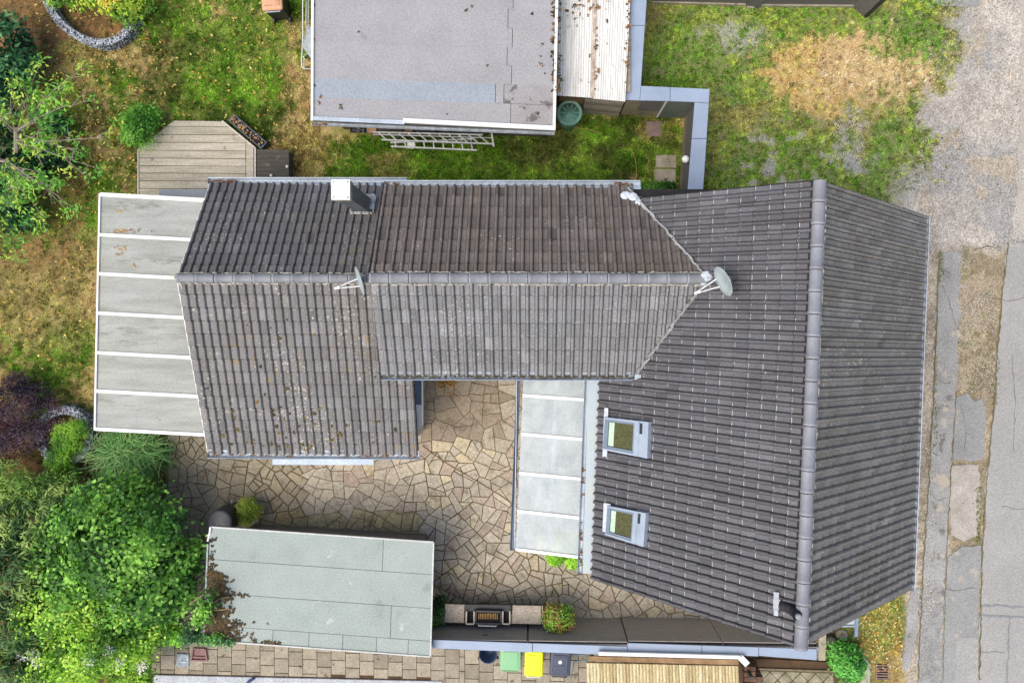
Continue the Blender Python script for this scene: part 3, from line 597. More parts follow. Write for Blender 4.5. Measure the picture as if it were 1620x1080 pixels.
# --- street house (largest, gable ends north and south)
ZR = 7.45
mR0, mR1 = P(1296, 285, ZR), P(1266, 1025, ZR)
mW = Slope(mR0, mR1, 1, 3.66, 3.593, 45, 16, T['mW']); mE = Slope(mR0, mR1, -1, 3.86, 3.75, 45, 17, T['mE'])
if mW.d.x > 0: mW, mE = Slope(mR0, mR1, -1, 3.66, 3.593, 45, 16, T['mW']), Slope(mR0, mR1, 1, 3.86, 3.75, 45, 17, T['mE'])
# --- middle wing
cR0, cR1 = P(585, 440, 5.8), P(1150, 441, 5.8)
def pair(R0, R1, S_, N_):
    a = Slope(R0, R1, 1, *S_); b = Slope(R0, R1, -1, *N_)
    if a.d.y > 0: a, b = Slope(R0, R1, -1, *S_), Slope(R0, R1, 1, *N_)
    return a, b
cl_c = lambda p: mW.z(p.x, p.y) > p.z + .12 and (p - mW.E0).dot(mW.d) < -.1
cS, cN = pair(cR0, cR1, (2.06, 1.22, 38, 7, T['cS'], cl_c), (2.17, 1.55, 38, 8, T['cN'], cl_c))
lR0 = P(280, 440, 4.4); lR1 = lR0 + Vector((5.24, -.03, 0))
cl_l = lambda p: p.x > cR0.x + .35 and p.y > cS.E0.y + .15
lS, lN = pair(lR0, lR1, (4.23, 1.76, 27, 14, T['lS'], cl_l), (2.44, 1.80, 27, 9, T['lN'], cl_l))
def cl_m(p):
    if not (min(cS.E0.y, cS.E1.y) + .1 < p.y < cN.E0.y - .1): return False
    return min(cS.z(p.x, p.y), cN.z(p.x, p.y)) > p.z + .12
mW.cull = cl_m

house = thing('house', 'large gabled street house with dark concrete tiles and two roof windows', 'house', (7, -1.5, 0))
body(house, mW, mE, .28); build_roof(house, [mW, mE], 300, 3)
ridge(house, mR0 + Vector((0, 0, .03)), mR1 + Vector((0, 0, .03)), 21, RIDGE2, .125, 2, 3) if False else ridge(house, mR1 + Vector((0, 0, .03)), mR0 + Vector((0, 0, .03)), 21, RIDGE2, .125, 2, 3)
gutter(house, mE.E0 + Vector((0, 0, -.03)), mE.E1 + Vector((0, 0, -.03)), mE.d, .05, flash=0)
# west eave box gutter beside the glass roof
a_, b_ = P(938, 598, 3.55), P(923, 905, 3.55)
obj('eave_flashing', MB().slab([P(931, 596, 3.70), P(949, 596, 3.74), P(941, 907, 3.74), P(922, 907, 3.70)], .02), mat('pale_flashing', S(158, 174, 188), S(172, 178, 170), 1.6, .5, fvar=.06, bmp=.1), house)
gutter(house, P(933, 597, 3.56), P(921, 907, 3.56), mW.d, .055, M['zinc'], [(.45, .62, 14), (.72, .97, 30)], 2, 0)
for s in (mW, mE):
    for e, rr_ in ((s.E0, s.Ra), (s.E1, s.Rb)): obj('verge_board', MB().bar(e - s.n * .12, rr_ - s.n * .12, .05, .16, s.n), SLABM, house)
# roof windows
WFR = mat('window_frame', S(126, 140, 158), S(112, 124, 140), 3, .4, fvar=.05, bmp=.05)
WHD = mat('window_hood', S(166, 178, 192), S(146, 156, 170), 3, .4, fvar=.05, bmp=.05)
def glassm():
    m, nt, b = newmat('roof_window_glass'); col = mixc(nt, ramp(nt, noise(nt, 26, 4, .7), .35, .65), S(54, 46, 16), S(92, 94, 46)); nt.links.new(col, b.inputs['Base Color']); b.inputs['Roughness'].default_value = .08; return m
GL = glassm()
def skylight(c, fl, label):
    q = [mW.ray(*p, .0) for p in c]; n = mW.n; L = lambda s_, t, h: (q[0].lerp(q[1], s_)).lerp(q[3].lerp(q[2], s_), t) + n * h   # s_ runs up the slope, t along the eave
    def plate(name, s0, s1, t0, t1, h0, h1, m, par):
        b = [L(s0, t0, h0), L(s0, t1, h0), L(s1, t1, h0), L(s1, t0, h0)]; tp = [L(s0, t0, h1), L(s0, t1, h1), L(s1, t1, h1), L(s1, t0, h1)]; return MB().hexa(b, tp), name, m, par
    k = bpy.data.objects.new('skylight', None); COL.objects.link(k); k.location = q[0]; k.parent = house; k.matrix_parent_inverse = WINV[house]; WINV[k] = Matrix.Translation(-q[0]); k['label'] = label
    fr = MB()
    for a in ((0, .70, 0, .11), (0, .70, .89, 1), (0, .09, .11, .89), (.66, .70, .11, .89)): mb, *_ = plate('', *a, -.06, .12, None, None); fr.add(mb.v, mb.f)
    obj('frame', fr, WFR, k)
    for a in ((0, .72, -.02, .04), (0, .72, .96, 1.02)): mb, *_ = plate('', *a, .10, .14, None, None); obj('frame_cover', mb, WHD, k)
    mb, *_ = plate('', .09, .66, .11, .89, -.02, .092, None, None); obj('pane', mb, GL, k)
    mb, *_ = plate('', .10, .22, .13, .87, .0925, .097, None, None); obj('blind', mb, mat('blind', S(196, 222, 196), rough=.6), k)
    mb, *_ = plate('', .70, .80, -.02, 1.02, -.06, .145, None, None); o1 = MB(); o1.add(mb.v, mb.f); mb, *_ = plate('', .88, 1.0, -.02, 1.02, -.06, .145, None, None); o1.add(mb.v, mb.f); mb, *_ = plate('', .80, .88, -.02, 1.02, -.06, .13, None, None); o1.add(mb.v, mb.f); obj('hood', o1, WHD, k)
    mb, *_ = plate('', .81, .865, .04, .35, .1305, .136, None, None); obj('vent_slot', mb, M['dark'], k)
    f = [mW.ray(*p, .095) for p in fl]; obj('apron', MB().slab(f, .012), mat('lead_apron', S(206, 212, 220), S(178, 184, 192), 8, .6), k)
skylight([(962, 660), (1032, 668), (1030, 723), (959, 709)], [(956, 645), (962, 645), (960, 722), (953, 722)], 'upper and larger roof window')
skylight([(966, 799), (1028, 811), (1024, 862), (963, 843)], [(955, 795), (966, 797), (963, 844), (953, 840)], 'lower and smaller roof window')
# black flue with bend and its pale base tile
vb = mW.ray(1229, 954, .07); k = bpy.data.objects.new('vent_pipe', None); COL.objects.link(k); k.location = vb; k.parent = house; k.matrix_parent_inverse = WINV[house]; WINV[k] = Matrix.Translation(-vb)
bp = MB()
for (xa, ya, xb, yb) in ((1224, 936, 1232, 948), (1223, 947, 1234, 963), (1224, 962, 1231, 973)): bp.slab([mW.ray(xa, ya, .075), mW.ray(xb, ya + 1, .075), mW.ray(xb, yb + 1, .075), mW.ray(xa, yb, .075)], .02)
for yy in (): bp.slab([mW.ray(1212, yy - 2, .05), mW.ray(1223, yy + 2, .05), mW.ray(1223, yy + 3.2, .05), mW.ray(1212, yy - .8, .05)], .004)
obj('base_plate', bp, mat('pale_lead', S(186, 190, 194), S(156, 160, 166), 9, .6), k)
p0 = mW.ray(1235, 957, .05); pz = [p0, p0 + Vector((.09, 0, .10)), p0 + Vector((.16, -.03, .2)), p0 + Vector((.19, -.05, .32)), p0 + Vector((.195, -.055, .42))]
pp = []; rr_ = []
for i in range(len(pz) - 1):
    for j in range(5): pp.append(pz[i].lerp(pz[i + 1], j / 5)); rr_.append(.085 + .008 * (j % 2))
obj('pipe', MB().tube(pp, rr_, 12), M['dark'], k, True); obj('pipe_cap', MB().lathe(pp[-1], [(.055, 0), (.06, .05), (.05, .08), (.03, .085)], 14), M['zinc_old'], k)

# --- middle wing
mid = thing('house_wing', 'middle wing with grey tiled roof running from street house to garden wing', 'house wing', (-.5, 1, 0))
body(mid, cS, cN, .25); build_roof(mid, [cS, cN], 300, 5)
tip = mW.hit(cR0, cR1)
ridge(mid, cR0, tip + Vector((-.02, 0, 0)), 17, RIDGE, .115, 1, 8)
sE = mW.hit(cS.E0, cS.E1); nE = mW.hit(cN.E0, cN.E1)
x0_, x1_ = sorted((cS.E0, cS.E1), key=lambda p: p.x); gutter(mid, x0_ + Vector((0, 0, -.03)), Vector((sE.x + .02, x0_.y + (x1_.y - x0_.y) * .8, x0_.z - .03)), cS.d, .075, M['zinc'], [(.0, .95, 420), (.86, .97, 30)], 4, .02, ((96, 92, 76), (52, 50, 44)))
x0_, x1_ = sorted((cN.E0, cN.E1), key=lambda p: p.x); gutter(mid, x0_ + Vector((0, 0, -.03)), Vector((nE.x + .3, x0_.y, x0_.z - .03)), cN.d, .075, M['zinc'], [(.0, .06, 12), (.88, .97, 26)], 5, .05)
def valley(a, b, w0, w1, seed):
    r = random.Random(seed); mb = MB(); n = 30; u = (b - a).normalized(); sd = u.cross(Vector((0, 0, 1))).normalized(); vs = []
    for i in range(n + 1):
        t = i / n; p = a.lerp(b, t) + Vector((0, 0, .075)); wd = (w0 + (w1 - w0) * t) * r.uniform(.7, 1.3); o_ = sd * r.uniform(-.02, .02)
        for x, z in ((-1, -.03), (-.4, .02), (.3, .035), (1, -.03)): vs.append(p + o_ + sd * x * wd + Vector((0, 0, z + r.uniform(-.008, .008))))
    mb.add(vs, [(i * 4 + j, i * 4 + j + 1, i * 4 + j + 5, i * 4 + j + 4) for i in range(n) for j in range(3)]); return obj('valley_flashing', mb, mat('valley_lead', S(178, 181, 180), S(132, 134, 132), 7, .55, metal=.1, bmp=.6, fine=30), mid)
valley(tip, sE, .034, .045, 1); valley(tip, nE, .03, .038, 2)
BRL = mat('bright_lead', S(206, 214, 222), S(168, 174, 180), 12, .5, metal=.1, bmp=.6, fine=25)
for px_, py_, rx, ry in ((990, 309, .13, .10), (1001, 311, .12, .10), (1010, 320, .08, .09), (1118, 437, .13, .12), (1113, 445, .1, .08)):
    c_ = (cN if px_ < 1002 else mW).ray(px_, py_, .09); obj('sheet_lead', MB().lathe(c_, [(1.0, -.08), (.95, .0), (.7, .012), (.05, .018)], 9, rx, ry), BRL, mid)
gp = sE + Vector((.03, -.08, .03)); obj('gutter_end', MB().box(gp, (.16, .12, .07), -.1), M['zinc'], mid)
# --- garden wing
wing = thing('house_wing', 'garden wing with moss flecked tiled roof and white chimney cap', 'house wing', (-5.5, 0, 0))
body(wing, lS, lN, .22); build_roof(wing, [lS, lN], 300, 7)
ridge(wing, lR0, Vector((cR0.x + .1, lR0.y - .01, lR0.z)), 11, RIDGE, .105, 1, 9)
x0_, x1_ = sorted((lS.E0, lS.E1), key=lambda p: p.x); gutter(wing, x0_ + Vector((-.02, 0, -.03)), x1_ + Vector((.03, 0, -.03)), lS.d, .075, M['zinc'], [(.0, .4, 26), (.62, .98, 36)], 6, .06)
x0_, x1_ = sorted((lN.E0, lN.E1), key=lambda p: p.x); gutter(wing, x0_ + Vector((-.06, 0, -.03)), Vector((cR0.x + .25, x0_.y, x0_.z - .03)), lN.d, .085, M['zinc'], [(.0, .14, 50), (.16, .17, 5)], 7, .05)
for s in (lS, lN):
    e, rr_ = sorted(((s.E0, s.Ra), (s.E1, s.Rb)), key=lambda t: t[0].x)[0]; obj('verge_board', MB().bar(e + Vector((-.015, 0, -.10)), rr_ + Vector((-.015, 0, -.10)), .03, .12, s.n), M['white'], wing)
obj('mortar', MB().tube([lR0 + Vector((-.05, .08, -.02)), lR0 + Vector((0, 0, .07)), lR0 + Vector((.06, -.1, -.02)), lR0 + Vector((.1, -.22, -.06))], [.03, .05, .045, .02], 7), MORT, wing)
lb = lS.ray(470, 722); obj('lower_flashing', MB().slab([P(431, 726, 2.35), P(431, 735, 2.3), P(591, 735, 2.3), P(591, 726, 2.35)], .02), M['zinc'], wing)
# chimney: slate clad shaft, white cap plate on corner blocks
cb = lN.ray(575, 325); ch = bpy.data.objects.new('chimney', None); COL.objects.link(ch); ch.location = cb; ch.parent = wing; ch.matrix_parent_inverse = WINV[wing]; WINV[ch] = Matrix.Translation(-cb)
ctop = 5.3; cw = .40
obj('shaft', MB().box((cb.x, cb.y, (cb.z - .3 + ctop - .2) / 2), (.34, .36, ctop - .2 - cb.z + .3)), mat('slate_cladding', S(86, 90, 92), S(112, 116, 116), 6, .7, speck=(S(170, 174, 176), .68, 9)), ch)
obj('chimney_head', MB().box((cb.x, cb.y, ctop - .17), (.40, .42, .10)), mat('weathered_concrete', S(184, 174, 152), S(132, 118, 90), 8, .9), ch)
bk = MB()
for sx in (-1, 1):
    for sy in (-1, 1): bk.box((cb.x + sx * .15, cb.y + sy * .16, ctop - .07), (.05, .05, .12))
obj('cap_block', bk, M['concrete'], ch)
obj('cap_plate', MB().box((cb.x - .1, cb.y, ctop), (.2, .44, .025)).box((cb.x + .102, cb.y, ctop), (.2, .44, .025)), M['white'], ch)
bo = MB()
for sx in (-1, 1):
    for sy in (-1, 1): bo.lathe((cb.x + sx * .155, cb.y + sy * .17, ctop + .012), [(.022, 0), (.02, .012)], 8)
obj('bolt', bo, M['zinc_old'], ch)
fl = MB()
for c_, d_ in (((cb + lN.v * .26), (.52, .06)), ((cb - lN.v * .26), (.5, .05))): fl.bar(c_ + lN.n * .05 - lN.u * d_[0] / 2, c_ + lN.n * .05 + lN.u * d_[0] / 2, .14, .03, lN.n)
for sg in (-1, 1): fl.bar(cb + lN.n * .05 + lN.u * sg * .23 - lN.v * .26, cb + lN.n * .05 + lN.u * sg * .23 + lN.v * .28, .12, .03, lN.n)
obj('chimney_flashing', fl, mat('patched_lead', S(196, 202, 206), S(128, 122, 108), 7, .6, speck=(S(104, 78, 50), .66, 5)), ch)
# east side: small canopy strip beside the wing
obj('side_canopy', MB().slab([P(650, 640, 2.3), P(668, 640, 2.25), P(668, 672, 2.25), P(652, 686, 2.3)], .03), M['white'], wing)
obj('side_glazing', MB().slab([P(650, 596, 2.3), P(667, 596, 2.25), P(667, 640, 2.25), P(650, 640, 2.3)], .03), mat('dark_glass', S(84, 104, 124), S(70, 88, 108), 2, .12, fvar=.03, bmp=0), wing)
obj('side_rail', MB().bar(P(668, 594, 2.28), P(668.5, 673, 2.28), .035, .05), M['white'], wing)
# clumps of moss on the tiles
def clumps(spots, cols, seed, smin=.02, smax=.045):
    r = np.random.default_rng(seed); V = []; F = []; Cc = []; b = 0
    for p in spots:
        n = r.integers(5, 10); s_ = r.uniform(smin, smax); base = np.array(S(*cols[r.integers(0, len(cols))]))
        for k in range(n):
            c = np.array(p) + np.append(r.normal(0, s_ * .55, 2), r.uniform(0, s_ * .3)); q = s_ * r.uniform(.3, .65)
            oc = np.array([(1, 0, 0), (0, 1, 0), (-1, 0, 0), (0, -1, 0), (0, 0, .8), (.7, .7, .3), (-.7, .7, .3), (-.7, -.7, .3), (.7, -.7, .3)]) * q * r.uniform(.7, 1.3, (9, 1)) + c
            V.append(oc); F += [[b + i for i in f] for f in ((0, 5, 4), (5, 1, 4), (1, 6, 4), (6, 2, 4), (2, 7, 4), (7, 3, 4), (3, 8, 4), (8, 0, 4))]; b += 9; Cc.append(np.tile(base * r.uniform(.7, 1.4), (9, 1)))
    return fast('moss', np.concatenate(V), np.array(F), np.clip(np.concatenate(Cc), 0, 1))
mr = random.Random(5); sp = []
for k in range(60):
    px_ = mr.gauss(440, 70) if mr.random() < .7 else mr.uniform(320, 640); py_ = 712 - abs(mr.gauss(0, 55)) if mr.random() < .75 else mr.uniform(500, 712)
    if 318 < px_ < 640 and py_ > 470: sp.append(lS.ray(px_, py_, .02))
for px_, py_ in ((390, 515), (429, 519), (443, 535), (412, 635), (456, 616), (403, 652), (367, 650), (393, 676), (365, 702), (401, 702), (416, 705), (440, 706), (476, 703), (498, 671), (562, 704), (490, 613), (547, 672)): sp.append(lS.ray(px_, py_, .02))
link('moss', clumps(sp, [(104, 90, 40), (84, 78, 36), (124, 100, 52), (74, 66, 36)], 4), M['attr'], None, 'scattered brown green moss clumps on the garden wing tiles', kind='stuff', category='moss')

# ------------------------------------------------------------------ satellite dishes
def dish(c, nrm, r, arm_px, base, name, label):
    c = Vector(c); n = Vector(nrm).normalized(); x = n.cross(Vector((0, 0, 1))).normalized(); y = x.cross(n); t = thing(name, label, 'satellite dish', base)
    k = 28; vs = []; fs = []; rings = ((0, 0), (.35, .012), (.7, .048), (1, .1), (1.02, .092), (.7, .036), (.35, .0), (0, -.012))
    for q, h in rings:
        for j in range(k): a = 2 * math.pi * j / k; vs.append(c + (x * math.cos(a) * .94 + y * math.sin(a)) * r * q + n * (h - .09) * r * 1.6)
    for i in range(len(rings) - 1): fs += [(i * k + j, i * k + (j + 1) % k, (i + 1) * k + (j + 1) % k, (i + 1) * k + j) for j in range(k)]
    obj('reflector', MB().add(vs, fs), mat('dish_grey', S(172, 182, 184), S(150, 160, 160), 5, .55, fvar=.06, bmp=.05), t, True)
    lnb = Vector(arm_px); a0 = c - y * r * .85 - n * .12 * r
    arm = MB(); arm.tube([a0 + x * .09, lnb + x * .012], .014, 6); arm.tube([a0 - x * .09, lnb - x * .012], .014, 6); obj('arm', arm, M['white'], t)
    d_ = (c - lnb).normalized(); obj('receiver', MB().tube([lnb - d_ * .07, lnb + d_ * .01, lnb + d_ * .02, lnb + d_ * .07], [.03, .03, .042, .036], 10), M['white'], t)
    obj('mast', MB().tube([Vector(base) + Vector((0, 0, -.1)), c - n * .16], .024, 8), M['zinc_old'], t); obj('bracket', MB().box(c - n * .1, (.1, .12, .14), .4), M['zinc_old'], t)
c1 = P(569, 444, 5.05); b1 = Vector((c1.x + .16, c1.y + .03, 4.45)); dish(c1, (-.93, -.3, .32), .335, P(534, 455, 4.85), b1, 'satellite_dish', 'grey satellite dish seen edge on beside the wing ridge step')
c2 = P(1144, 445, 6.55); b2 = Vector((c2.x - .12, c2.y + .04, 5.85)); dish(c2, (-.88, -.40, .16), .335, P(1104, 462, 6.25), b2, 'satellite_dish', 'round grey satellite dish where the wing ridge meets the street house')

# ------------------------------------------------------------------ polycarbonate terrace roof on the garden side
t = thing('terrace_canopy', 'grimy polycarbonate terrace roof with white glazing bars at garden end', 'canopy', P(250, 500))
PANW = mat_sheet('grimy_polycarbonate', S(196, 200, 195), S(164, 168, 161), .3, 1.2, (.6, 3.5, 1), .3, .35, dirt=.7)
yl = [308, 371.5, 433, 495, 557.5, 618, 678]; xl = [160, 158.5, 157.5, 156, 155, 153.5, 152]; zl, zr_ = 2.2, 2.42; RP = lambda i, f=0: P(350, yl[i] + 10.5 + f, zr_); LP = lambda i, f=0: P(xl[i], yl[i] + f, zl)
for i in range(6): obj('panel', MB().slab([LP(i), LP(i + 1), RP(i + 1), RP(i)], .016), PANW, t)
for i in range(7): obj('glazing_bar', MB().bar(LP(i) + Vector((0, 0, .022)), RP(i) + Vector((0, 0, .022)), .085 if i else .1, .035), M['white'], t)
obj('gutter_edge', MB().bar(LP(0) + Vector((-.02, .03, .0)), LP(6) + Vector((-.02, -.03, .0)), .045, .08), M['white'], t)
for i in (0, 3, 6): obj('post', MB().box(LP(i) * .5 + Vector((LP(i).x * .5 + .06, LP(i).y * .5, 0)) * 1 - Vector((0, 0, 0)), (.07, .07, 2.2)), M['white'], t)
obj('terrace', MB().prism([P(175, 318), P(380, 318), P(380, 672), P(175, 672)], -.03, .06), mat('terrace_tiles', S(140, 132, 122), S(120, 112, 104), 2, .8), kind='structure')
obj('side_window', MB().slab([P(252, 300, 2.0), P(330, 300, 2.0), P(330, 311, 2.0), P(252, 311, 2.0)], .02), mat('blue_glass', S(84, 100, 116), S(70, 86, 100), 2, .15, bmp=0), t)
cl = litter(1, [(0, 0, 1, 1, 0)], YEL, .06, 2) if False else None
r_ = np.random.default_rng(3); vs = []; fs = []; cs = []; b = 0
for px_, py_, n_, sx_, sy_ in ((190, 366, 26, 26, 2), (192, 392, 10, 8, 6), (210, 420, 3, 6, 3), (190, 333, 5, 6, 3), (251, 663, 2, 3, 3), (185, 402, 6, 14, 1), (162, 410, 3, 2, 10)):
    for k in range(n_):
        p = P(px_ + r_.normal(0, sx_ * .6), py_ + r_.normal(0, sy_ * .6), 2.25); p.z = 2.2 + .22 * ((p.x - LP(0).x) / (RP(0).x - LP(0).x)) + .035; a = r_.uniform(0, 6.28); s_ = r_.uniform(.02, .05)
        vs += [p + Vector((math.cos(a + j * 1.57) * s_ * (1 if j % 2 else .45), math.sin(a + j * 1.57) * s_ * (1 if j % 2 else .45), r_.uniform(0, .01))) for j in range(4)]; fs.append([b, b + 1, b + 2, b + 3]); b += 4; cs += [S(*[(190, 140, 84), (146, 92, 52), (110, 84, 60), (214, 176, 90)][r_.integers(0, 4)])] * 4
link('fallen_leaves', fast('fl', np.array(vs), np.array(fs), np.array(cs)), M['leaf'], None, 'few brown leaves caught on the grimy terrace roof', kind='stuff', category='leaves')

# ------------------------------------------------------------------ clear glass roof in the yard
t = thing('glass_canopy', 'clear twin wall lean-to roof with white bars beside the street house', 'canopy', P(880, 740))
PANC = mat_sheet('clear_twinwall', S(204, 217, 224), S(176, 192, 202), .52, 1.6, (1.6, 1.2, 1), .12, .25, dirt=.15)
yl2 = [566, 625, 686, 747.5, 807.5, 868]; yr2 = [572, 632.5, 695, 757.5, 819, 881]
LQ = lambda i: P(828 - (yl2[i] - 600) * .045, yl2[i], 2.55); RQ = lambda i: P(931 - (yr2[i] - 600) * .036, yr2[i], 3.0)
for i in range(5): obj('pane', MB().slab([LQ(i), LQ(i + 1), RQ(i + 1), RQ(i)], .014), PANC, t)
for i in range(6): obj('glazing_bar', MB().bar(LQ(i) + Vector((0, 0, .02)), RQ(i) + Vector((0, 0, .02)), .075, .03), M['white'], t)
obj('rafter', MB().bar(LQ(0).lerp(RQ(0), .52) - Vector((0, 0, .12)), LQ(5).lerp(RQ(5), .5) - Vector((0, 0, .12)), .09, .1), M['white'], t)
gutter(t, P(825, 566, 2.52), P(813, 870, 2.52), Vector((-1, 0, 0)), .045, mat('slate_gutter', S(112, 124, 138), S(96, 106, 118), 3, .5, bmp=.1), None, 0, 0)
obj('gutter_rim', MB().bar(P(818, 566, 2.53), P(814, 868, 2.53), .02, .03), M['zinc'], t)
obj('wall_plate', MB().bar(RQ(0) + Vector((.03, 0, .02)), RQ(5) + Vector((.03, 0, .02)), .06, .08), M['white'], t)
for i in (1, 5): obj('post', MB().bar(Vector((LQ(i).x + .1, LQ(i).y + .1, 0)), Vector((LQ(i).x + .1, LQ(i).y + .1, 2.5)), .07, .07), M['white'], t)

# ------------------------------------------------------------------ plants
def leaves(blobs, n, L, Wd, cols, seed, k=6, spread=.12, up=.45, shell=(.72, 1.08), rough_=.28, cut=None):
    """clusters of k leaves on the lumpy shells of several ellipsoids (centre, radii)"""
    r = np.random.default_rng(seed); vol = np.array([b[1][0] * b[1][1] + b[1][2] * .3 for b in blobs]); vol /= vol.sum(); Ps = []; Ds = []
    for (c, rad), f in zip(blobs, vol):
        m = max(4, int(n * f)); d = r.normal(0, 1, (m, 3)); d /= np.linalg.norm(d, axis=1)[:, None]; d[:, 2] = np.where(d[:, 2] < -.25, -d[:, 2] * .6, d[:, 2])
        lump = 1 + rough_ * (vnoise(d[:, 0] * 100 + seed * 31, d[:, 1] * 100 + d[:, 2] * 70, 42, seed) - .5) * 2
        q = r.uniform(shell[0], shell[1], m) * lump; Ps.append(np.array(c) + d * np.array(rad) * q[:, None]); Ds.append(d)
    Pc = np.concatenate(Ps); D = np.concatenate(Ds); Pc[:, 2] = np.maximum(Pc[:, 2], .05); m = len(Pc)
    cn = vnoise(Pc[:, 0] * 100, Pc[:, 1] * 100 + Pc[:, 2] * 60, 34, seed + 3); cn = np.clip((cn - .5) * 1.9 + .5 + r.normal(0, .16, m), 0, .999)
    pal = np.array([S(*c) for c in cols]) * 1.28; idx = cn * (len(pal) - 1); i0 = idx.astype(int); fr = (idx - i0)[:, None]; cc = pal[i0] * (1 - fr) + pal[np.minimum(i0 + 1, len(pal) - 1)] * fr
    N = m * k; Pp = np.repeat(Pc, k, 0) + r.normal(0, spread, (N, 3)) * np.array([1, 1, .6]); base = np.repeat(D, k, 0) * (1 - up) + np.array([0, 0, up]); base += r.normal(0, .38, (N, 3)); base /= np.linalg.norm(base, axis=1)[:, None]
    dr = r.normal(0, 1, (N, 3)); dr -= base * (dr * base).sum(1)[:, None]; dr /= np.linalg.norm(dr, axis=1)[:, None]; sd = np.cross(base, dr)
    l = L * r.uniform(.6, 1.25, N)[:, None]; w_ = Wd * r.uniform(.7, 1.2, N)[:, None]
    V = np.stack([Pp, Pp + dr * l * .45 + sd * w_ * .5 + base * w_ * .15, Pp + dr * l - base * l * .18, Pp + dr * l * .45 - sd * w_ * .5 + base * w_ * .15], 1).reshape(-1, 3)
    C = np.clip(np.repeat(cc, k, 0) * r.uniform(.78, 1.3, (N, 1)), 0, 1); return fast('leaves', V, np.arange(4 * N).reshape(-1, 4), np.repeat(C, 4, 0))
def limbs(base, tops, r0, seed, sub=2):
    r = random.Random(seed); mb = MB(); base = Vector(base)
    for tp in tops:
        tp = Vector(tp); m = base.lerp(tp, .5) + Vector((r.uniform(-.12, .12), r.uniform(-.12, .12), r.uniform(.0, .25))); pts = []
        for i in range(7): t_ = i / 6; pts.append(base * (1 - t_) ** 2 + m * 2 * t_ * (1 - t_) + tp * t_ * t_)
        mb.tube(pts, [r0 * (1 - .85 * i / 6) for i in range(7)], 6)
        for s_ in range(sub):
            j = r.randint(2, 5); q = pts[j]; dv = (tp - base).normalized() * r.uniform(.2, .6) + Vector((r.uniform(-.5, .5), r.uniform(-.5, .5), r.uniform(0, .35))); mb.tube([q, q + dv * .5 + Vector((0, 0, .05)), q + dv], [r0 * .3, r0 * .2, r0 * .07], 5)
    return mb
def plant(name, cat, label, foot, blobs, n, L, Wd, cols, seed, trunk=.04, crown='crown', group=None, **kw):
    t = thing(name, label, cat, foot, group)
    tops = [Vector(c) + Vector((0, 0, rd[2] * .2)) for c, rd in blobs][:9]
    obj('trunk' if cat == 'tree' else 'stems', limbs(Vector(foot), tops, trunk, seed), M['bark'], t); link(crown, leaves(blobs, n, L, Wd, cols, seed, **kw), M['leaf'], t); return t
def B(px_, py_, z, rx, ry, rz): return (tuple(P(px_, py_, z)), (rx, ry, rz))
G1 = [(52, 92, 36), (80, 130, 46), (110, 162, 60), (144, 190, 82)]; G2 = [(76, 118, 38), (114, 162, 46), (150, 194, 60), (182, 212, 88)]; G3 = [(38, 66, 34), (58, 92, 46), (84, 120, 60), (118, 146, 84)]
plant('hazel_bush', 'tree', 'big round leaved green bush filling the space left of pale shed', P(200, 850), [B(180, 860, 1.9, 1.5, 1.3, 1.2), B(120, 900, 1.6, 1.2, 1.2, 1.0), B(240, 850, 1.7, .9, .9, .9), B(260, 920, 1.5, .9, .9, .8), B(200, 790, 1.4, .8, .6, .8), B(160, 810, 1.5, .8, .7, .7), B(215, 930, 1.6, 1.2, .9, 1.0), B(292, 885, 1.5, .5, .5, .5), B(288, 940, 1.3, .45, .4, .4)], 3600, .13, .095, G1, 41, .06, k=5, spread=.11, rough_=.45)
plant('beech_bush', 'tree', 'yellow green dense bush at the bottom left beside the slab path', P(150, 1040), [B(170, 1010, 1.5, 1.1, .9, .9), B(110, 960, 1.7, 1.0, .8, .9), B(215, 1010, 1.2, .7, .7, .7), B(120, 1040, 1.4, 1.0, .8, .8), B(215, 1060, 1.0, .6, .5, .6), B(250, 985, 1.1, .6, .5, .6), B(170, 950, 1.7, .8, .6, .7)], 3000, .10, .065, G2, 42, .05, k=6, spread=.09, rough_=.42)
plant('cherry_laurel', 'bush', 'tall laurel with long narrow leaves at the left edge beside round leaved bush', P(20, 930), [B(30, 900, 1.8, 1.0, 1.2, 1.0), B(60, 830, 1.5, .9, .8, .8), B(20, 990, 1.6, .9, 1.0, .9), B(-20, 850, 1.7, .9, 1.0, .9), B(90, 790, 1.1, .7, .5, .6)], 1500, .20, .05, G3 + [(150, 172, 92)], 43, .05, k=7, spread=.07, rough_=.35)
plant('willow_shrub', 'shrub', 'light green narrow leaved shrub at left edge above the laurel', P(40, 790), [B(30, 780, 1.1, .9, .5, .7), B(75, 775, .9, .5, .4, .5), B(0, 760, 1.0, .6, .5, .6), B(110, 770, .8, .35, .35, .4)], 800, .15, .035, [(84, 124, 48), (120, 156, 66), (156, 184, 92)], 44, .03, k=6, spread=.08)
plant('viburnum', 'shrub', 'dark green shrub with white flower heads at bottom left corner', P(40, 1060), [B(30, 1050, 1.2, .9, .6, .8), B(80, 1060, 1.0, .6, .5, .6), B(-20, 1010, 1.1, .6, .6, .7)], 900, .11, .07, G3, 45, .04, k=5, spread=.09)
fl_s = [P(x, y, z) for x, y, z in ((55, 1040, 1.9), (60, 1045, 1.85), (140, 1045, 2.0), (175, 1030, 2.1), (50, 1035, 1.9), (225, 1055, 1.65), (190, 1045, 2.0), (10, 1015, 1.9), (30, 1035, 1.85))]
link('flower_heads', leaves([(tuple(p), (.13, .12, .06)) for p in fl_s], 150, .06, .05, [(236, 228, 226), (246, 242, 238), (222, 208, 206)], 9, k=4, spread=.05), M['leaf'], None, 'white blossom clusters among the bushes in bottom left corner', kind='stuff', category='flowers')
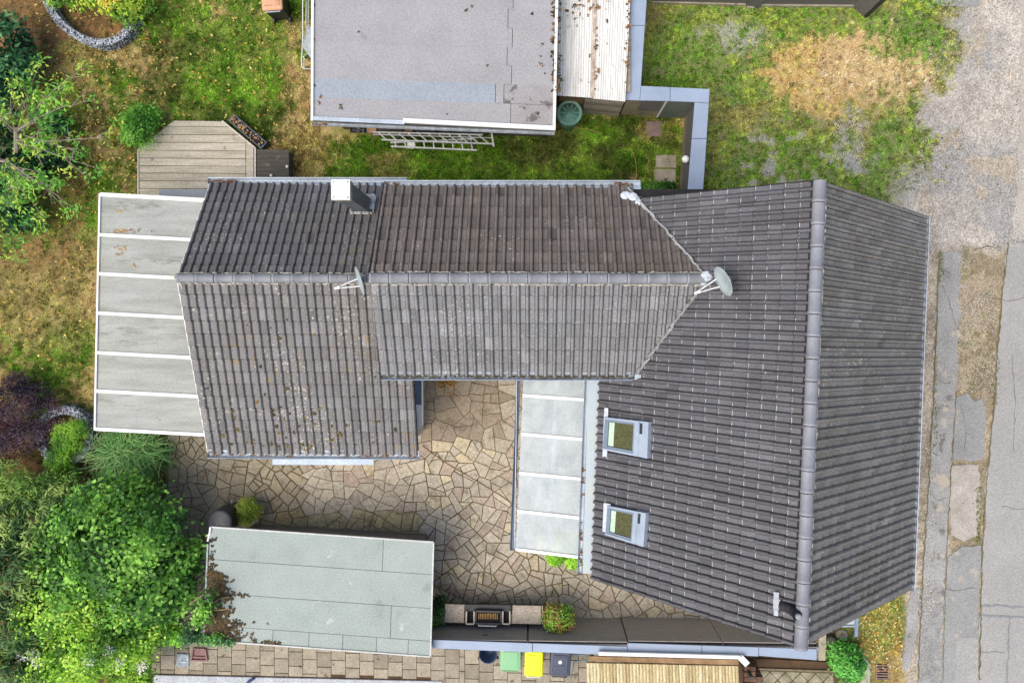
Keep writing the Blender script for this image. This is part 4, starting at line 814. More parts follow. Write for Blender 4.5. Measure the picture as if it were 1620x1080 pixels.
plant('boxwood', 'shrub', 'small bright green shrub at the corner of the wooden deck', P(222, 200), [B(222, 198, .5, .48, .5, .42), B(238, 185, .4, .3, .3, .3), B(210, 212, .4, .3, .3, .3)], 620, .075, .05, [(58, 104, 34), (86, 146, 44), (118, 176, 62), (150, 200, 90)], 46, .02, k=5, spread=.06)
plant('rhododendron', 'shrub', 'dark green large leaved shrub at the left edge near stone ring', P(10, 110), [B(5, 80, 1.0, .7, .8, .8), B(25, 120, .8, .5, .5, .6), B(-10, 150, 1.0, .7, .6, .7), B(40, 95, .7, .35, .4, .4)], 520, .2, .085, [(24, 52, 36), (38, 76, 46), (58, 104, 62), (84, 134, 84)], 47, .03, k=6, spread=.06)
plant('rhododendron', 'shrub', 'dark green large leaved shrub under the bare branches at left edge', P(40, 290), [B(40, 270, .8, .6, .5, .6), B(75, 255, .7, .4, .5, .5), B(10, 320, .8, .5, .6, .6), B(30, 345, .6, .5, .35, .4), B(-10, 230, .9, .6, .6, .6), B(85, 200, .5, .35, .3, .35)], 560, .2, .085, [(26, 60, 36), (44, 90, 46), (70, 124, 58), (104, 160, 80)], 48, .03, k=6, spread=.06)
# sparse tree with bare spreading branches
t = thing('sparse_tree', 'half bare tree with spreading grey branches and yellowing leaf tips', 'tree', P(20, 260)); rt = random.Random(12); fb = P(22, 262); mb = MB(); tips = []
hub = P(26, 205, 2.6); mb.tube([fb, fb.lerp(hub, .5) + Vector((.05, 0, 0)), hub], [.09, .075, .06], 8); hub2 = P(8, 255, 2.2); mb.tube([fb + Vector((0, 0, .9)), hub2], [.06, .045], 7)
for (hx0, ends) in ((hub, ((175, 215, 2.7), (128, 108, 3.0), (150, 158, 2.9), (95, 130, 3.0), (65, 100, 3.0), (20, 140, 3.1), (130, 245, 2.6), (-30, 150, 3), (60, 240, 2.8), (100, 165, 3.1), (5, 180, 3.2), (158, 268, 2.4))), (hub2, ((120, 330, 2.5), (60, 290, 2.8), (20, 330, 2.6), (-20, 300, 2.6), (90, 300, 2.7), (-25, 230, 2.8), (45, 320, 2.4), (75, 345, 2.2)))):
    for ex, ey, ez in ends:
        e = P(ex, ey, ez); hx = hx0.lerp(fb, rt.uniform(0, .45)) + Vector((rt.gauss(0, .05), rt.gauss(0, .05), 0)); pts = [hx]; m_ = hx.lerp(e, .5) + Vector((rt.uniform(-.15, .15), rt.uniform(-.15, .15), .15))
        for i in range(1, 9): q = i / 8; pts.append(hx * (1 - q) ** 2 + m_ * 2 * q * (1 - q) + e * q * q + Vector((rt.gauss(0, .015), rt.gauss(0, .015), 0)))
        mb.tube(pts, [.021 * (1 - .8 * i / 8) for i in range(9)], 5); tips.append(e)
        for s_ in range(8):
            j = rt.randint(2, 7); q = pts[j]; d0 = (pts[-1] - pts[0]).normalized(); dv = (d0 * rt.uniform(.3, .8) + Vector((rt.uniform(-.7, .7), rt.uniform(-.7, .7), rt.uniform(-.1, .25)))) * rt.uniform(.3, .75); mb.tube([q, q + dv * .5 + Vector((0, 0, .03)), q + dv], [.012, .008, .004], 4)
            if rt.random() < .5: tips.append(q + dv)
obj('trunk', mb, mat('grey_bark', S(172, 160, 148), S(130, 118, 106), 8, .9), t)
tb = [(tuple(e), (.2, .2, .12)) for e in tips] + [B(*q) for q in ((60, 140, 1.6, .25, .3, .2), (68, 160, 1.5, .3, .2, .2), (125, 215, 1.9, .3, .25, .2), (200, 186, 1.0, .3, .12, .12), (75, 215, 2.0, .35, .25, .2), (85, 240, 1.9, .3, .3, .2), (22, 375, 1.6, .5, .3, .25), (20, 400, 1.4, .4, .35, .2), (62, 362, 1.4, .35, .25, .2), (40, 345, 1.5, .4, .2, .2), (0, 370, 1.6, .4, .4, .3))]
link('crown', leaves(tb, 470, .14, .05, [(76, 136, 52), (110, 168, 60), (146, 192, 72), (186, 200, 84), (104, 160, 60)], 49, k=5, spread=.07, shell=(.3, 1.1)), M['leaf'], t)
plant('maple_bush', 'shrub', 'yellow green leafy bush inside the upper stone ring', P(185, 5), [B(185, 5, 1.0, .55, .4, .4), B(205, 22, .9, .4, .35, .3), B(150, -2, .8, .4, .25, .3), B(225, 12, .8, .3, .3, .3)], 420, .12, .06, [(92, 130, 40), (140, 172, 52), (186, 200, 70), (206, 178, 70)], 50, .03, k=6, spread=.08, shell=(.4, 1.1))
plant('ornamental_shrub', 'shrub', 'small dull green tuft inside the upper stone ring near top edge', P(100, 0), [B(95, -2, .5, .35, .25, .3), B(125, 6, .4, .25, .2, .2)], 110, .1, .04, G2, 51, .02, k=5, spread=.06)
plant('purple_shrub', 'shrub', 'dark purple leaved shrub with fanning twigs at left edge', P(0, 680), [B(20, 640, .8, .75, .6, .5), B(40, 690, .7, .8, .35, .4), B(0, 700, .6, .6, .6, .5), B(55, 625, .6, .5, .3, .3), B(85, 675, .6, .5, .18, .2), B(30, 605, .6, .4, .25, .25), B(72, 640, .55, .4, .15, .2), B(-20, 650, .8, .6, .7, .6)], 2600, .06, .028, [(40, 30, 44), (58, 44, 62), (78, 58, 74), (98, 66, 70)], 52, .02, k=6, spread=.06, rough_=.4)
plant('juniper', 'shrub', 'bright green fluffy shrub growing out of the lower stone ring', P(108, 700), [B(108, 695, .7, .42, .5, .4), B(95, 725, .6, .35, .4, .35), B(122, 680, .65, .3, .3, .3), B(105, 745, .4, .35, .22, .25)], 1500, .05, .02, [(62, 108, 26), (94, 146, 36), (128, 176, 52), (158, 196, 76)], 53, .02, k=7, spread=.04, rough_=.35)
plant('box_ball', 'shrub', 'small round yellow green shrub beside the dark rain barrel', P(392, 800), [B(391, 808, .45, .36, .34, .34)], 640, .05, .025, [(76, 100, 30), (110, 140, 42), (146, 168, 60), (170, 176, 78)], 54, .02, k=6, spread=.04)
plant('ivy_bush', 'shrub', 'dark green plant squeezed between pale shed and outdoor kitchen', P(694, 962), [B(694, 962, .7, .18, .3, .35), B(692, 978, .7, .16, .2, .3), B(696, 950, .5, .15, .15, .25)], 240, .09, .05, [(34, 62, 30), (52, 92, 42), (80, 126, 58)], 55, .02, k=5, spread=.05)
plant('potted_shrub', 'shrub', 'round green and reddish shrub in planter by the outdoor kitchen', P(882, 970), [B(882, 977, 1.0, .36, .33, .3)], 420, .085, .045, [(96, 130, 44), (134, 166, 60), (150, 120, 64), (160, 84, 60), (118, 156, 58)], 56, .02, k=6, spread=.05)
plant('hydrangea', 'shrub', 'lush green shrub by the front gable near the drain grate', P(1335, 1040), [B(1340, 1045, .6, .42, .4, .4), B(1328, 1035, .5, .3, .3, .3), B(1350, 1055, .5, .3, .3, .3)], 560, .12, .05, [(34, 84, 30), (56, 124, 42), (88, 160, 60), (120, 186, 90)], 57, .02, k=6, spread=.06)
plant('fern', 'plant', 'low green leafy plant beside two stepping slabs under the eave', P(1050, 296), [B(1050, 297, .2, .3, .14, .18), B(1030, 300, .15, .2, .12, .15)], 260, .08, .045, [(44, 84, 28), (70, 122, 40), (104, 152, 56)], 58, .01, k=5, spread=.05)
for i, (px_, py_, lab) in enumerate(((879, 884, 'left of two bright green weed tufts below the glass roof'), (908, 889, 'right of two bright green weed tufts below the glass roof'))): plant('weed_tuft', 'weed', lab, P(px_, py_), [B(px_, py_, .12, .2, .1, .1)], 130, .09, .03, [(110, 170, 40), (150, 206, 60), (176, 220, 84)], 60 + i, .006, k=6, spread=.05, group='bright weeds below the glass roof')
plant('potted_plant', 'plant', 'pale leafy plant seen through the bottom pane of the glass roof', P(880, 850), [B(885, 855, .9, .5, .28, .35)], 300, .1, .04, [(150, 170, 80), (190, 196, 110), (210, 190, 120)], 63, .02, k=5, spread=.06)
# ground ivy hanging over the pale shed
plant('creeper', 'plant', 'bluish green creeper with light tips at the left foot of pale shed', P(310, 1000), [B(296, 1003, 1.0, .45, .2, .35), B(270, 1005, .8, .35, .2, .3), B(328, 1012, 2.08, .2, .07, .08), B(352, 1016, 2.08, .25, .045, .05), B(345, 1009, 2.1, .08, .06, .06)], 420, .075, .05, [(44, 88, 52), (66, 116, 66), (96, 148, 84), (140, 196, 70)], 64, .02, k=5, spread=.06)
plant('overhanging_branch', 'tree branch', 'leafy twigs reaching over the left edge of pale shed roof', P(280, 985), [B(333, 950, 2.45, .17, .17, .12), B(318, 982, 2.3, .2, .1, .12), B(322, 965, 2.4, .15, .12, .1)], 60, .12, .08, G1, 65, .02, k=5, spread=.07)
# fountain grass
t = thing('ornamental_grass', 'arching blue green ornamental grass clump below the terrace roof', 'grass clump', P(215, 705)); r = np.random.default_rng(77); V = []; F = []; C = []; b = 0
for k in range(1050):
    cx = P(r.normal(212, 24), r.normal(708, 9)); a = r.uniform(0, 6.283); l = r.uniform(.6, 1.2); h = r.uniform(.45, .9); col = np.array(S(*[(88, 146, 66), (114, 174, 88), (150, 202, 122), (62, 112, 48), (166, 194, 124)][r.integers(0, 5)])) * r.uniform(.8, 1.2); cv = r.uniform(-.6, .6); pts = []
    if math.sin(a) > .2: l *= .55
    for i in range(6):
        q = i / 5; aa = a + cv * q; pts.append(np.array([cx.x + math.cos(aa) * l * q ** 1.2, cx.y + math.sin(aa) * l * q ** 1.2, h * (1.9 * q - 1.35 * q * q) + .02]))
    for i, p in enumerate(pts):
        w_ = .015 * (1 - i / 5.5); V += [p + np.array([-math.sin(a), math.cos(a), 0]) * w_, p - np.array([-math.sin(a), math.cos(a), 0]) * w_]; C += [col, col]
    F += [[b + 2 * i, b + 2 * i + 1, b + 2 * i + 3, b + 2 * i + 2] for i in range(5)]; b += 12
link('blades', fast('blades', np.array(V), np.array(F), np.clip(np.array(C), 0, 1)), M['leaf'], t, kind='stuff')

# stone rings: wire cages filled with pale rubble
def gabion(name, label, pts, hw, z1, closed, seed):
    t = thing(name, label, 'stone ring', pts[0]); r = np.random.default_rng(seed); pts = [Vector(p) for p in pts]; n = len(pts); V = []; F = []; C = []; b = 0; segs = n if closed else n - 1; per = []
    for i in range(segs):
        a, c = pts[i], pts[(i + 1) % n]; d_ = (c - a); nr = Vector((-d_.y, d_.x, 0)).normalized()
        for k in range(int(d_.length * 230)):
            p = a.lerp(c, r.random()) + nr * r.uniform(-hw, hw); z = z1 - .02 if r.random() < .62 else r.uniform(.03, z1 - .05)
            if z < z1 - .04: p = a.lerp(c, r.random()) + nr * hw * r.choice((-1, 1))
            s_ = r.uniform(.022, .045); oc = np.array([(1, 0, 0), (-1, 0, 0), (0, 1, 0), (0, -1, 0), (0, 0, 1), (0, 0, -1)]) * s_ * r.uniform(.6, 1.2, (6, 1)) + r.normal(0, s_ * .15, (6, 3)) + np.array([p.x, p.y, z]); V.append(oc)
            F += [[b + q for q in f] for f in ((0, 2, 4), (2, 1, 4), (1, 3, 4), (3, 0, 4), (2, 0, 5), (1, 2, 5), (3, 1, 5), (0, 3, 5))]; b += 6; g = r.uniform(.5, 1.15); C.append(np.tile(np.array(S(186, 192, 200)) * g, (6, 1)))
    link('rubble', fast('rubble', np.concatenate(V), np.array(F), np.clip(np.concatenate(C), 0, 1)), M['rubble'], t, kind='stuff')
    core = MB()
    for i in range(segs):
        a, c = pts[i], pts[(i + 1) % n]; core.bar(Vector((a.x, a.y, z1 * .45)), Vector((c.x, c.y, z1 * .45)), hw * 1.6, z1 * .85)
    obj('stone_core', core, mat('rubble_core', S(120, 124, 130), S(90, 92, 96), 14, .9), t); wire = MB()
    for sg in (-1, 1):
        for z in (z1, z1 * .5):
            q = []
            for i, p in enumerate(pts):
                d_ = (pts[(i + 1) % n] if (i < n - 1 or closed) else p) - (pts[i - 1] if (i or closed) else p); nr = Vector((-d_.y, d_.x, 0)).normalized(); q.append(Vector((p.x, p.y, z)) + nr * sg * (hw + .01))
            wire.tube(q, .006, 4, closed)
    obj('wire_cage', wire, M['zinc_old'], t)
def smooth_path(pp, z, k=5, closed=False):
    w_ = [P(x, y, z) for x, y in pp]; n = len(w_); out = []
    for i in range(n if closed else n - 1):
        g = lambda j: w_[j % n] if closed else w_[min(n - 1, max(0, j))]
        a, b_, c, d_ = g(i - 1), g(i), g(i + 1), g(i + 2)
        for j in range(k): t_ = j / k; out.append(.5 * (2 * b_ + (c - a) * t_ + (2 * a - 5 * b_ + 4 * c - d_) * t_ ** 2 + (3 * b_ - a - 3 * c + d_) * t_ ** 3))
    if not closed: out.append(w_[-1])
    for p in out: p.z = 0
    return out
gabion('gabion_ring', 'curved wall of pale rubble in wire cage at top left', smooth_path([(66, -14), (74, 4), (88, 28), (111, 50), (140, 64), (166, 67), (192, 56), (207, 34), (212, 8), (206, -14)], .45), .085, .45, False, 3)
gabion('gabion_ring', 'round planter of pale rubble in wire cage beside purple shrub', smooth_path([(62, 690), (68, 664), (90, 650), (116, 652), (136, 672), (140, 700), (124, 722), (96, 730), (72, 718)], .45, 4, True), .10, .45, True, 4)

# ------------------------------------------------------------------ wooden deck with boards, trough and box
t = thing('wooden_deck', 'pale weathered board deck with cut corners beside the terrace roof', 'deck', P(310, 260)); dz = .22
dk = [(P(x, y, dz).x, P(x, y, dz).y) for x, y in ((219, 330), (219, 235), (275, 191), (352, 192), (405, 234), (405, 330))]
DK = [mat('deck_board_%d' % i, S(*c), S(*d), 2.2, .9, sx=(.5, 6, 1), fine=24, fvar=.2, speck=(S(132, 126, 108), .66, 3)) for i, (c, d) in enumerate((((190, 182, 164), (158, 150, 132)), ((180, 172, 154), (146, 140, 120)), ((196, 188, 172), (166, 158, 140))))]
ys = [186, 199.5, 212.5, 225, 237.5, 250, 262, 273.5, 286, 298, 310, 322]; rd = random.Random(4)
for i in range(len(ys) - 1):
    q = [(P(x, y, dz).x, P(x, y, dz).y) for x, y in ((210, ys[i] + .45), (388.5, ys[i] + 1.6), (388.5, ys[i + 1] + .9), (210, ys[i + 1] - .45))]; c_ = clip_convex(q, dk)
    if len(c_) > 2: obj('board', MB().prism(c_, dz - .03, dz + rd.uniform(-.002, .003), .004), rd.choice(DK), t)
c_ = clip_convex([(P(x, y, dz).x, P(x, y, dz).y) for x, y in ((389.3, 180), (401, 180), (401, 330), (389.3, 330))], dk); obj('board', MB().prism(c_, dz - .03, dz, .004), DK[0], t)
obj('edge_trim', MB().bar(P(352, 191.5, dz), P(404, 234, dz), .03, .06).bar(P(404, 234, dz), P(404, 300, dz), .04, .06).bar(P(219, 236, dz), P(219, 320, dz), .03, .06), mat('pale_trim', S(206, 202, 192), rough=.7), t)
obj('substructure', MB().prism(inset([(p[0], p[1]) for p in dk] if area2(dk) > 0 else dk[::-1], .06), 0, dz - .035), M['soil'], t)
t = thing('trough', 'long dark metal trough full of leaves along the deck edge', 'trough', P(392, 208)); a, b = P(366, 186, .3), P(417, 230, .3); u = (b - a).normalized(); sd = Vector((-u.y, u.x, 0)); mb = MB(); hw = .11
for sg in (-1, 1): mb.bar(a + sd * sg * hw - Vector((0, 0, .15)), b + sd * sg * hw - Vector((0, 0, .15)), .025, .3)
mb.bar(a - Vector((0, 0, .15)) - sd * hw, a - Vector((0, 0, .15)) + sd * hw, .025, .3); mb.bar(b - Vector((0, 0, .15)) - sd * hw, b - Vector((0, 0, .15)) + sd * hw, .025, .3); obj('side', mb, mat('blued_steel', S(90, 102, 114), S(70, 78, 88), 4, .5), t)
obj('earth', MB().bar(a + Vector((0, 0, -.1)), b + Vector((0, 0, -.1)), 2 * hw, .14), M['black'], t)
lv = []; rr = np.random.default_rng(8); V = []; C = []
for k in range(90):
    p = a.lerp(b, rr.random() ** 1.4) + sd * rr.uniform(-.09, .09); an = rr.uniform(0, 6.28); s_ = rr.uniform(.025, .05)
    V += [p + Vector((math.cos(an + j * 1.57) * s_ * (1 if j % 2 else .5), math.sin(an + j * 1.57) * s_ * (1 if j % 2 else .5), -.02 + rr.uniform(0, .02))) for j in range(4)]; C += [S(*[(196, 140, 70), (160, 100, 54), (150, 140, 130), (214, 168, 84), (110, 84, 64)][rr.integers(0, 5)])] * 4
link('leaf_litter', fast('ll', np.array(V), np.arange(len(V)).reshape(-1, 4), np.array(C)), M['leaf'], t, kind='stuff')
t = thing('storage_box', 'dark weathered wooden box beside the pale deck', 'box', P(431, 262)); q = [P(406, 236, .45), P(457, 237, .45), P(457, 300, .45), P(406, 300, .45)]
BX = mat('dark_timber', S(86, 82, 74), S(66, 62, 56), 3, .9, sx=(1, 9, 1), speck=(S(112, 108, 96), .64, 6))
for i in range(9): s0, s1 = i / 9 + .004, (i + 1) / 9 - .004; obj('plank', MB().prism([q[0].lerp(q[3], s1), q[1].lerp(q[2], s1), q[1].lerp(q[2], s0), q[0].lerp(q[3], s0)], .42, .445, .004), BX, t)
obj('carcass', MB().prism(inset([(p.x, p.y) for p in q][::-1], .03), 0, .42), M['dark_slat'], t)
for i, (px_, py_) in enumerate(((430, 278), (455, 264))): tt = thing('tennis_ball' if False else 'ball', ('white ball on the dark wooden box below the gutter', 'small white ball at the right rim of dark wooden box')[i], 'ball', P(px_, py_, .45)); obj('shell', MB().lathe(P(px_, py_, .45), [(.004, 0), (.03, .008), (.042, .03), (.042, .05), (.03, .075), (.004, .084)], 12), mat('white_plastic', S(236, 236, 232), rough=.5), tt, True)

# ------------------------------------------------------------------ flat roofed shed at the top
t = thing('shed', 'flat roofed shed with grey bitumen sheets and white eaves at top', 'shed', P(690, 60)); z = 2.55
BIT = [mat('bitumen_%d' % i, S(*c), S(*d), 1.2, .9, fine=24, fvar=.16, speck=sp_) for i, (c, d, sp_) in enumerate((((159, 158, 159), (149, 147, 149), (S(150, 146, 148), .70, 3)), ((157, 156, 157), (148, 146, 148), (S(140, 134, 134), .69, 3)), ((150, 158, 166), (143, 150, 158), None), ((158, 155, 155), (140, 136, 135), (S(104, 98, 96), .56, 3.2))))]
rl = lambda y: P(497 - (y) * .012, y, z); rr2 = lambda y: P(881 - y * .026, y + 17, z); rows = [-90, -60, -30, 0.5, 29, 57, 86, 113, 143, 182]; kk = (0, 1, 0, 0, 1, 0, 0, 1, 0)
rows_px = [-95, -70, -44, -18, 8, 38, 67, 95, 123.5, 153, 184]
for i in range(len(rows_px) - 1):
    ya, yb = rows_px[i], rows_px[i + 1]; sl_ = lambda y: 6 + y * .045
    pl, pr2, pm = (lambda y: P(497 - y * .012, y, z)), (lambda y: P(881 - y * .026, y + sl_(y), z)), (lambda y, f: P((497 - y * .012) * (1 - f) + (881 - y * .026) * f, y + sl_(y) * f, z))
    cuts = [0, .755, .79, 1] if i == 8 else [0, .8 + .02 * (i % 2), 1]
    for j in range(len(cuts) - 1):
        f0, f1 = cuts[j] + (.0012 if j else 0), cuts[j + 1] - .0012; m_ = BIT[2] if (i == 8 and j == 0) else BIT[3] if (i == 9 and j) or (i == 8 and j == 2) else BIT[(i + j) % 2]
        zz = Vector((0, 0, .002 * ((i + j) % 3))); obj('roof_sheet', MB().slab([pm(ya + .5, f0) + zz, pm(yb + .9, f0) + zz, pm(yb + .9, f1) + zz, pm(ya + .5, f1) + zz], .012), m_, t)
obj('roof_deck', MB().slab([P(495, -100, z - .025), P(493, 190, z - .025), P(876, 207, z - .025), P(884, -95, z - .025)], .12), mat('dirty_edge', S(110, 104, 100), S(90, 84, 80), 4, .9), t)
ED = M['white']
obj('eave_strip', MB().bar(P(495, 187.5, z + .02), P(640, 194, z + .02), .10, .05), M['zinc'], t); obj('eave_strip', MB().bar(P(638, 191, z + .03), P(876, 203, z + .03), .11, .06), ED, t)
gutter(t, P(494, 193, z - .06), P(877, 208, z - .06), Vector((.04, -1, 0)).normalized(), .04, M['zinc_old'], [(0, .06, 8)], 3, 0)
obj('side_trim', MB().bar(P(495.5, -100, z + .02), P(494, 191, z + .02), .06, .07), ED, t); obj('side_trim', MB().bar(P(883, -95, z + .02), P(876.5, 206, z + .02), .07, .07), ED, t)
obj('downpipe', MB().tube([P(877, 206, z - .05), P(876, 200, z - .3), P(874, 190, 0.05)], .035, 8), M['zinc'], t)
wq = [P(508, -60, 2.4), P(868, -50, 2.4), P(865, 182, 2.4), P(508, 168, 2.4)]; obj('wall', MB().prism(wq, 0, z - .15), mat('shed_boards', S(108, 98, 84), S(84, 76, 64), 3, .9, sx=(8, 8, 1)), t)
sp = []; mr = random.Random(2)
for k in range(110): sp.append(P(878 + mr.uniform(-5, 8), mr.choice((mr.uniform(0, 70), mr.uniform(110, 145), mr.uniform(0, 140))), z + .03))
for px_, py_ in ((567, 51), (737, 17), (747, 10), (771, 104), (842, 22), (855, 90), (856, 102), (862, 116), (858, 71), (505, 163), (508, 153), (707, 180), (540, 168), (850, 180), (496, 134), (497, 62), (496, 8)): sp.append(P(px_, py_, z + .01))
link('moss', clumps(sp, [(88, 70, 44), (112, 82, 50), (64, 60, 38), (50, 48, 40)], 6, .02, .05), M['attr'], None, 'brown moss clumps and leaf litter on the bitumen roof edge', kind='stuff', category='moss')

# ------------------------------------------------------------------ corrugated lean-to between shed and angled wall
t = thing('lean_to', 'white corrugated lean-to roof with mossy dirt beside the bitumen roof', 'shed', P(940, 80)); z = 1.95
COR = mat('corrugated_sheet', S(230, 229, 224), S(200, 198, 192), 2, .6, sx=(5, .5, 1), fine=24, fvar=.1, speck=[(S(120, 96, 70), .68, 3.5), (S(148, 144, 132), .64, 7)])
def corrugated(c00, c10, c11, c01, n, amp, th=.006):     # ribs run along the 0->1 side in the second direction
    vs = []; k = n * 6; c00, c10, c11, c01 = map(Vector, (c00, c10, c11, c01)); nr = (c10 - c00).cross(c01 - c00).normalized()
    if nr.z < 0: nr = -nr
    for i in range(k + 1):
        h = amp * math.sin(i / 6 * 2 * math.pi); f = i / k
        for p in (c00.lerp(c10, f), c01.lerp(c11, f)): vs += [p + nr * h, p + nr * (h - th)]
    fs = []
    for i in range(k): a = 4 * i; fs += [(a, a + 4, a + 6, a + 2), (a + 1, a + 3, a + 7, a + 5)]
    fs += [(4 * i, 4 * i + 1, 4 * i + 5, 4 * i + 4) for i in range(k)] + [(4 * i + 2, 4 * i + 6, 4 * i + 7, 4 * i + 3) for i in range(k)]
    return MB().add(vs, fs)
obj('corrugated_sheet', corrugated(P(880, -60, z), P(941, -60, z), P(936, 155, z), P(878, 151, z), 15, .014), COR, t)
obj('corrugated_sheet', corrugated(P(942, -60, z + .01), P(1000, -60, z + .01), P(989, 161, z + .01), P(937, 156, z + .01), 14, .014), COR, t)
obj('lap_strip', MB().bar(P(943, -60, z + .035), P(937, 154, z + .035), .07, .02), mat('rusty_strip', S(206, 196, 178), S(150, 118, 90), 5, .7), t)
sp = [P(mr.gauss(925, 22), mr.gauss(10, 16), z + .02) for k in range(40)] + [P(mr.uniform(940, 947), mr.choice((mr.uniform(-10, 15), mr.uniform(45, 90), mr.uniform(90, 150))), z + .03) for k in range(26)] + [P(mr.uniform(990, 997), mr.uniform(0, 150), z + .02) for k in range(30)] + [P(932, 88, z + .02)]
link('moss', clumps(sp, [(120, 88, 56), (92, 72, 50), (140, 104, 64)], 7, .015, .045), M['attr'], None, 'brown dirt and moss patches on the corrugated sheets', kind='stuff', category='moss')
obj('wall', MB().prism([P(885, -40), P(985, -40), P(985, 176), P(885, 170)], 0, z - .1), M['concrete'], t)
pk = random.Random(9); WB = [mat('grey_board_%d' % i, S(*c), S(*d), 3, .9, sx=(.6, 5, 6)) for i, (c, d) in enumerate((((176, 168, 152), (128, 120, 104)), ((150, 142, 126), (108, 100, 86))))]
for i in range(6): zz = i * .29; y0_ = 180; obj('board', MB().bar(P(921, 178.5, zz + .15) * 1 + Vector((0, -.0, 0)) if False else Vector((P(921, 178.5).x, P(921, 178.5).y, zz + .15)), Vector((P(978, 184).x, P(978, 184).y, zz + .15)), .03, .27), WB[i % 2], t)
obj('back_board', MB().bar(Vector((P(883, 171).x, P(883, 171).y, .9)), Vector((P(919, 174).x, P(919, 174).y, .9)), .03, 1.8), mat('brown_board', S(150, 122, 84), S(120, 96, 66), 3, .9), t)

# ------------------------------------------------------------------ angled garden wall with blue grey coping
t = thing('garden_wall', 'angled garden wall with wide blue grey coping', 'wall', P(1060, 160)); z = 1.78; CP = M['cap']
capp = [(996, -60), (1028, -60), (1014, 136), (1123, 141), (1112, 330), (1083, 330), (1099, 161), (988, 158)]
segs = [[(998, -60), (1027, -60), (1020.5, 40), (993.5, 40)], [(993.3, 40.8), (1020.3, 40.8), (1014, 136), (1012, 159), (988, 158)], [(1012.5, 159), (1014.3, 136), (1060, 138), (1060, 160)], [(1060.7, 160), (1060.7, 138), (1123, 141), (1121.5, 163), (1099, 161.5)], [(1099, 162.2), (1121.4, 163.8), (1118, 219), (1094.6, 219)], [(1094.5, 219.8), (1118, 219.8), (1110, 335), (1085, 335)]]
for s_ in segs: obj('coping', MB().prism([P(x, y, z) for x, y in s_], z - .04, z + random.uniform(-.001, .001), .006), CP, t)
def lower(pts, zz): return [P(x, y, zz) for x, y in pts]
ww = [(1003, -60), (1022, -60), (1008, 140), (1117, 145), (1105, 330), (1090, 330), (1103, 157), (993, 154)]
cw_ = [P(x, y, z) for x, y in ww]
for a_, b_, c_, d_ in ((0, 1, 2, 7), (7, 2, 3, 6), (6, 3, 4, 5)): obj('wall_core', MB().prism([cw_[i] for i in (a_, b_, c_, d_)], 0, z - .05), mat('wall_plaster', S(150, 140, 116), S(118, 108, 88), 3, .9, speck=(S(92, 84, 66), .62, 5)), t)
# dark cladding on the inner faces
i1, i2, i3 = cw_[7], cw_[6], cw_[5]
for k in range(5):
    zz = .72 + k * .2; o_ = Vector((0, -.022, 0)); obj('slat', MB().bar(Vector((P(1013, 0).x * 0 + i1.x + .4, i1.y - .03, zz)), Vector((i1.x + .98, i1.y - .04, zz)), .02, .185), M['dark_slat'], t)
    obj('slat', MB().bar(Vector((i2.x - .02, i2.y - .05, zz)), Vector((i3.x - .02, i3.y, zz)), .02, .185), M['dark_slat'], t)
gpn = Vector((i1.x + 1.05, i1.y - .05, 0)); obj('green_panel', MB().bar(gpn + Vector((0, 0, .85)), gpn + Vector((.86, -.03, .85)), .03, 1.65), mat('green_grey_panel', S(112, 124, 120), S(96, 106, 102), 2, .5), t)
obj('panel_frame', MB().bar(gpn + Vector((-.02, -.02, .05)), gpn + Vector((-.02, -.02, 1.7)), .04, .04), M['white'], t)
t = thing('lamp', 'white globe lamp on the inner side of the angled garden wall', 'lamp', P(1078, 250)); lp = P(1084.5, 252, 1.45); obj('globe', MB().lathe(lp, [(.01, -.1), (.07, -.08), (.1, -.03), (.1, .03), (.07, .08), (.03, .1), (.004, .102)], 18), mat('opal_glass', S(244, 244, 240), S(238, 238, 232), 3, .25, fvar=.02, bmp=0), t, True); obj('bracket', MB().bar(lp + Vector((0, 0, -.1)), lp + Vector((.18, 0, -.12)), .03, .03), M['dark'], t)

# green water tub
t = thing('water_tub', 'round green water tub with lid at the shed corner', 'tub', P(897, 196)); c = P(898, 192); TG = mat('green_plastic', S(124, 168, 150), S(106, 150, 132), 3, .4, fvar=.06, bmp=.05, speck=(S(150, 186, 172), .68, 8))
obj('tub', MB().lathe(c, [(.27, 0), (.3, .4), (.325, .8), (.34, .82)], 26), TG, t, True); obj('lid', MB().lathe(c + Vector((.02, .03, .82)), [(.345, -.02), (.35, .0), (.335, .02), (.31, .012), (.2, -.015), (.08, -.02), (.06, -.005), (.005, -.003)], 26), TG, t, True)
rb = MB()
for k in range(10): a = k * .628; rb.bar(c + Vector((.02 + .08 * math.cos(a), .03 + .08 * math.sin(a), .812)), c + Vector((.02 + .29 * math.cos(a), .03 + .29 * math.sin(a), .83)), .018, .012)
obj('lid_rib', rb, mat('green_plastic_light', S(130, 172, 156), rough=.4), t)
# stepping slabs
for (q, m_, lab) in (([(1022, 192), (1048, 192), (1047, 217), (1023, 216)], mat('red_brown_slab', S(130, 112, 106), S(106, 92, 84), 5, .9), 'square reddish brown slab in the grass before the angled wall'), ([(1037, 245), (1070, 245), (1070, 266), (1037, 265)], M['concrete'], 'upper of two pale concrete slabs in the grass by the wall'), ([(1035, 267.5), (1069, 268), (1069, 290), (1035, 289)], M['concrete'], 'lower of two pale concrete slabs in the grass by the wall')):
    obj('stepping_slab', MB().prism([P(*p) for p in q], -.03, .03, .01), m_, None, label=lab, category='slab', group='stepping slabs in the grass strip')

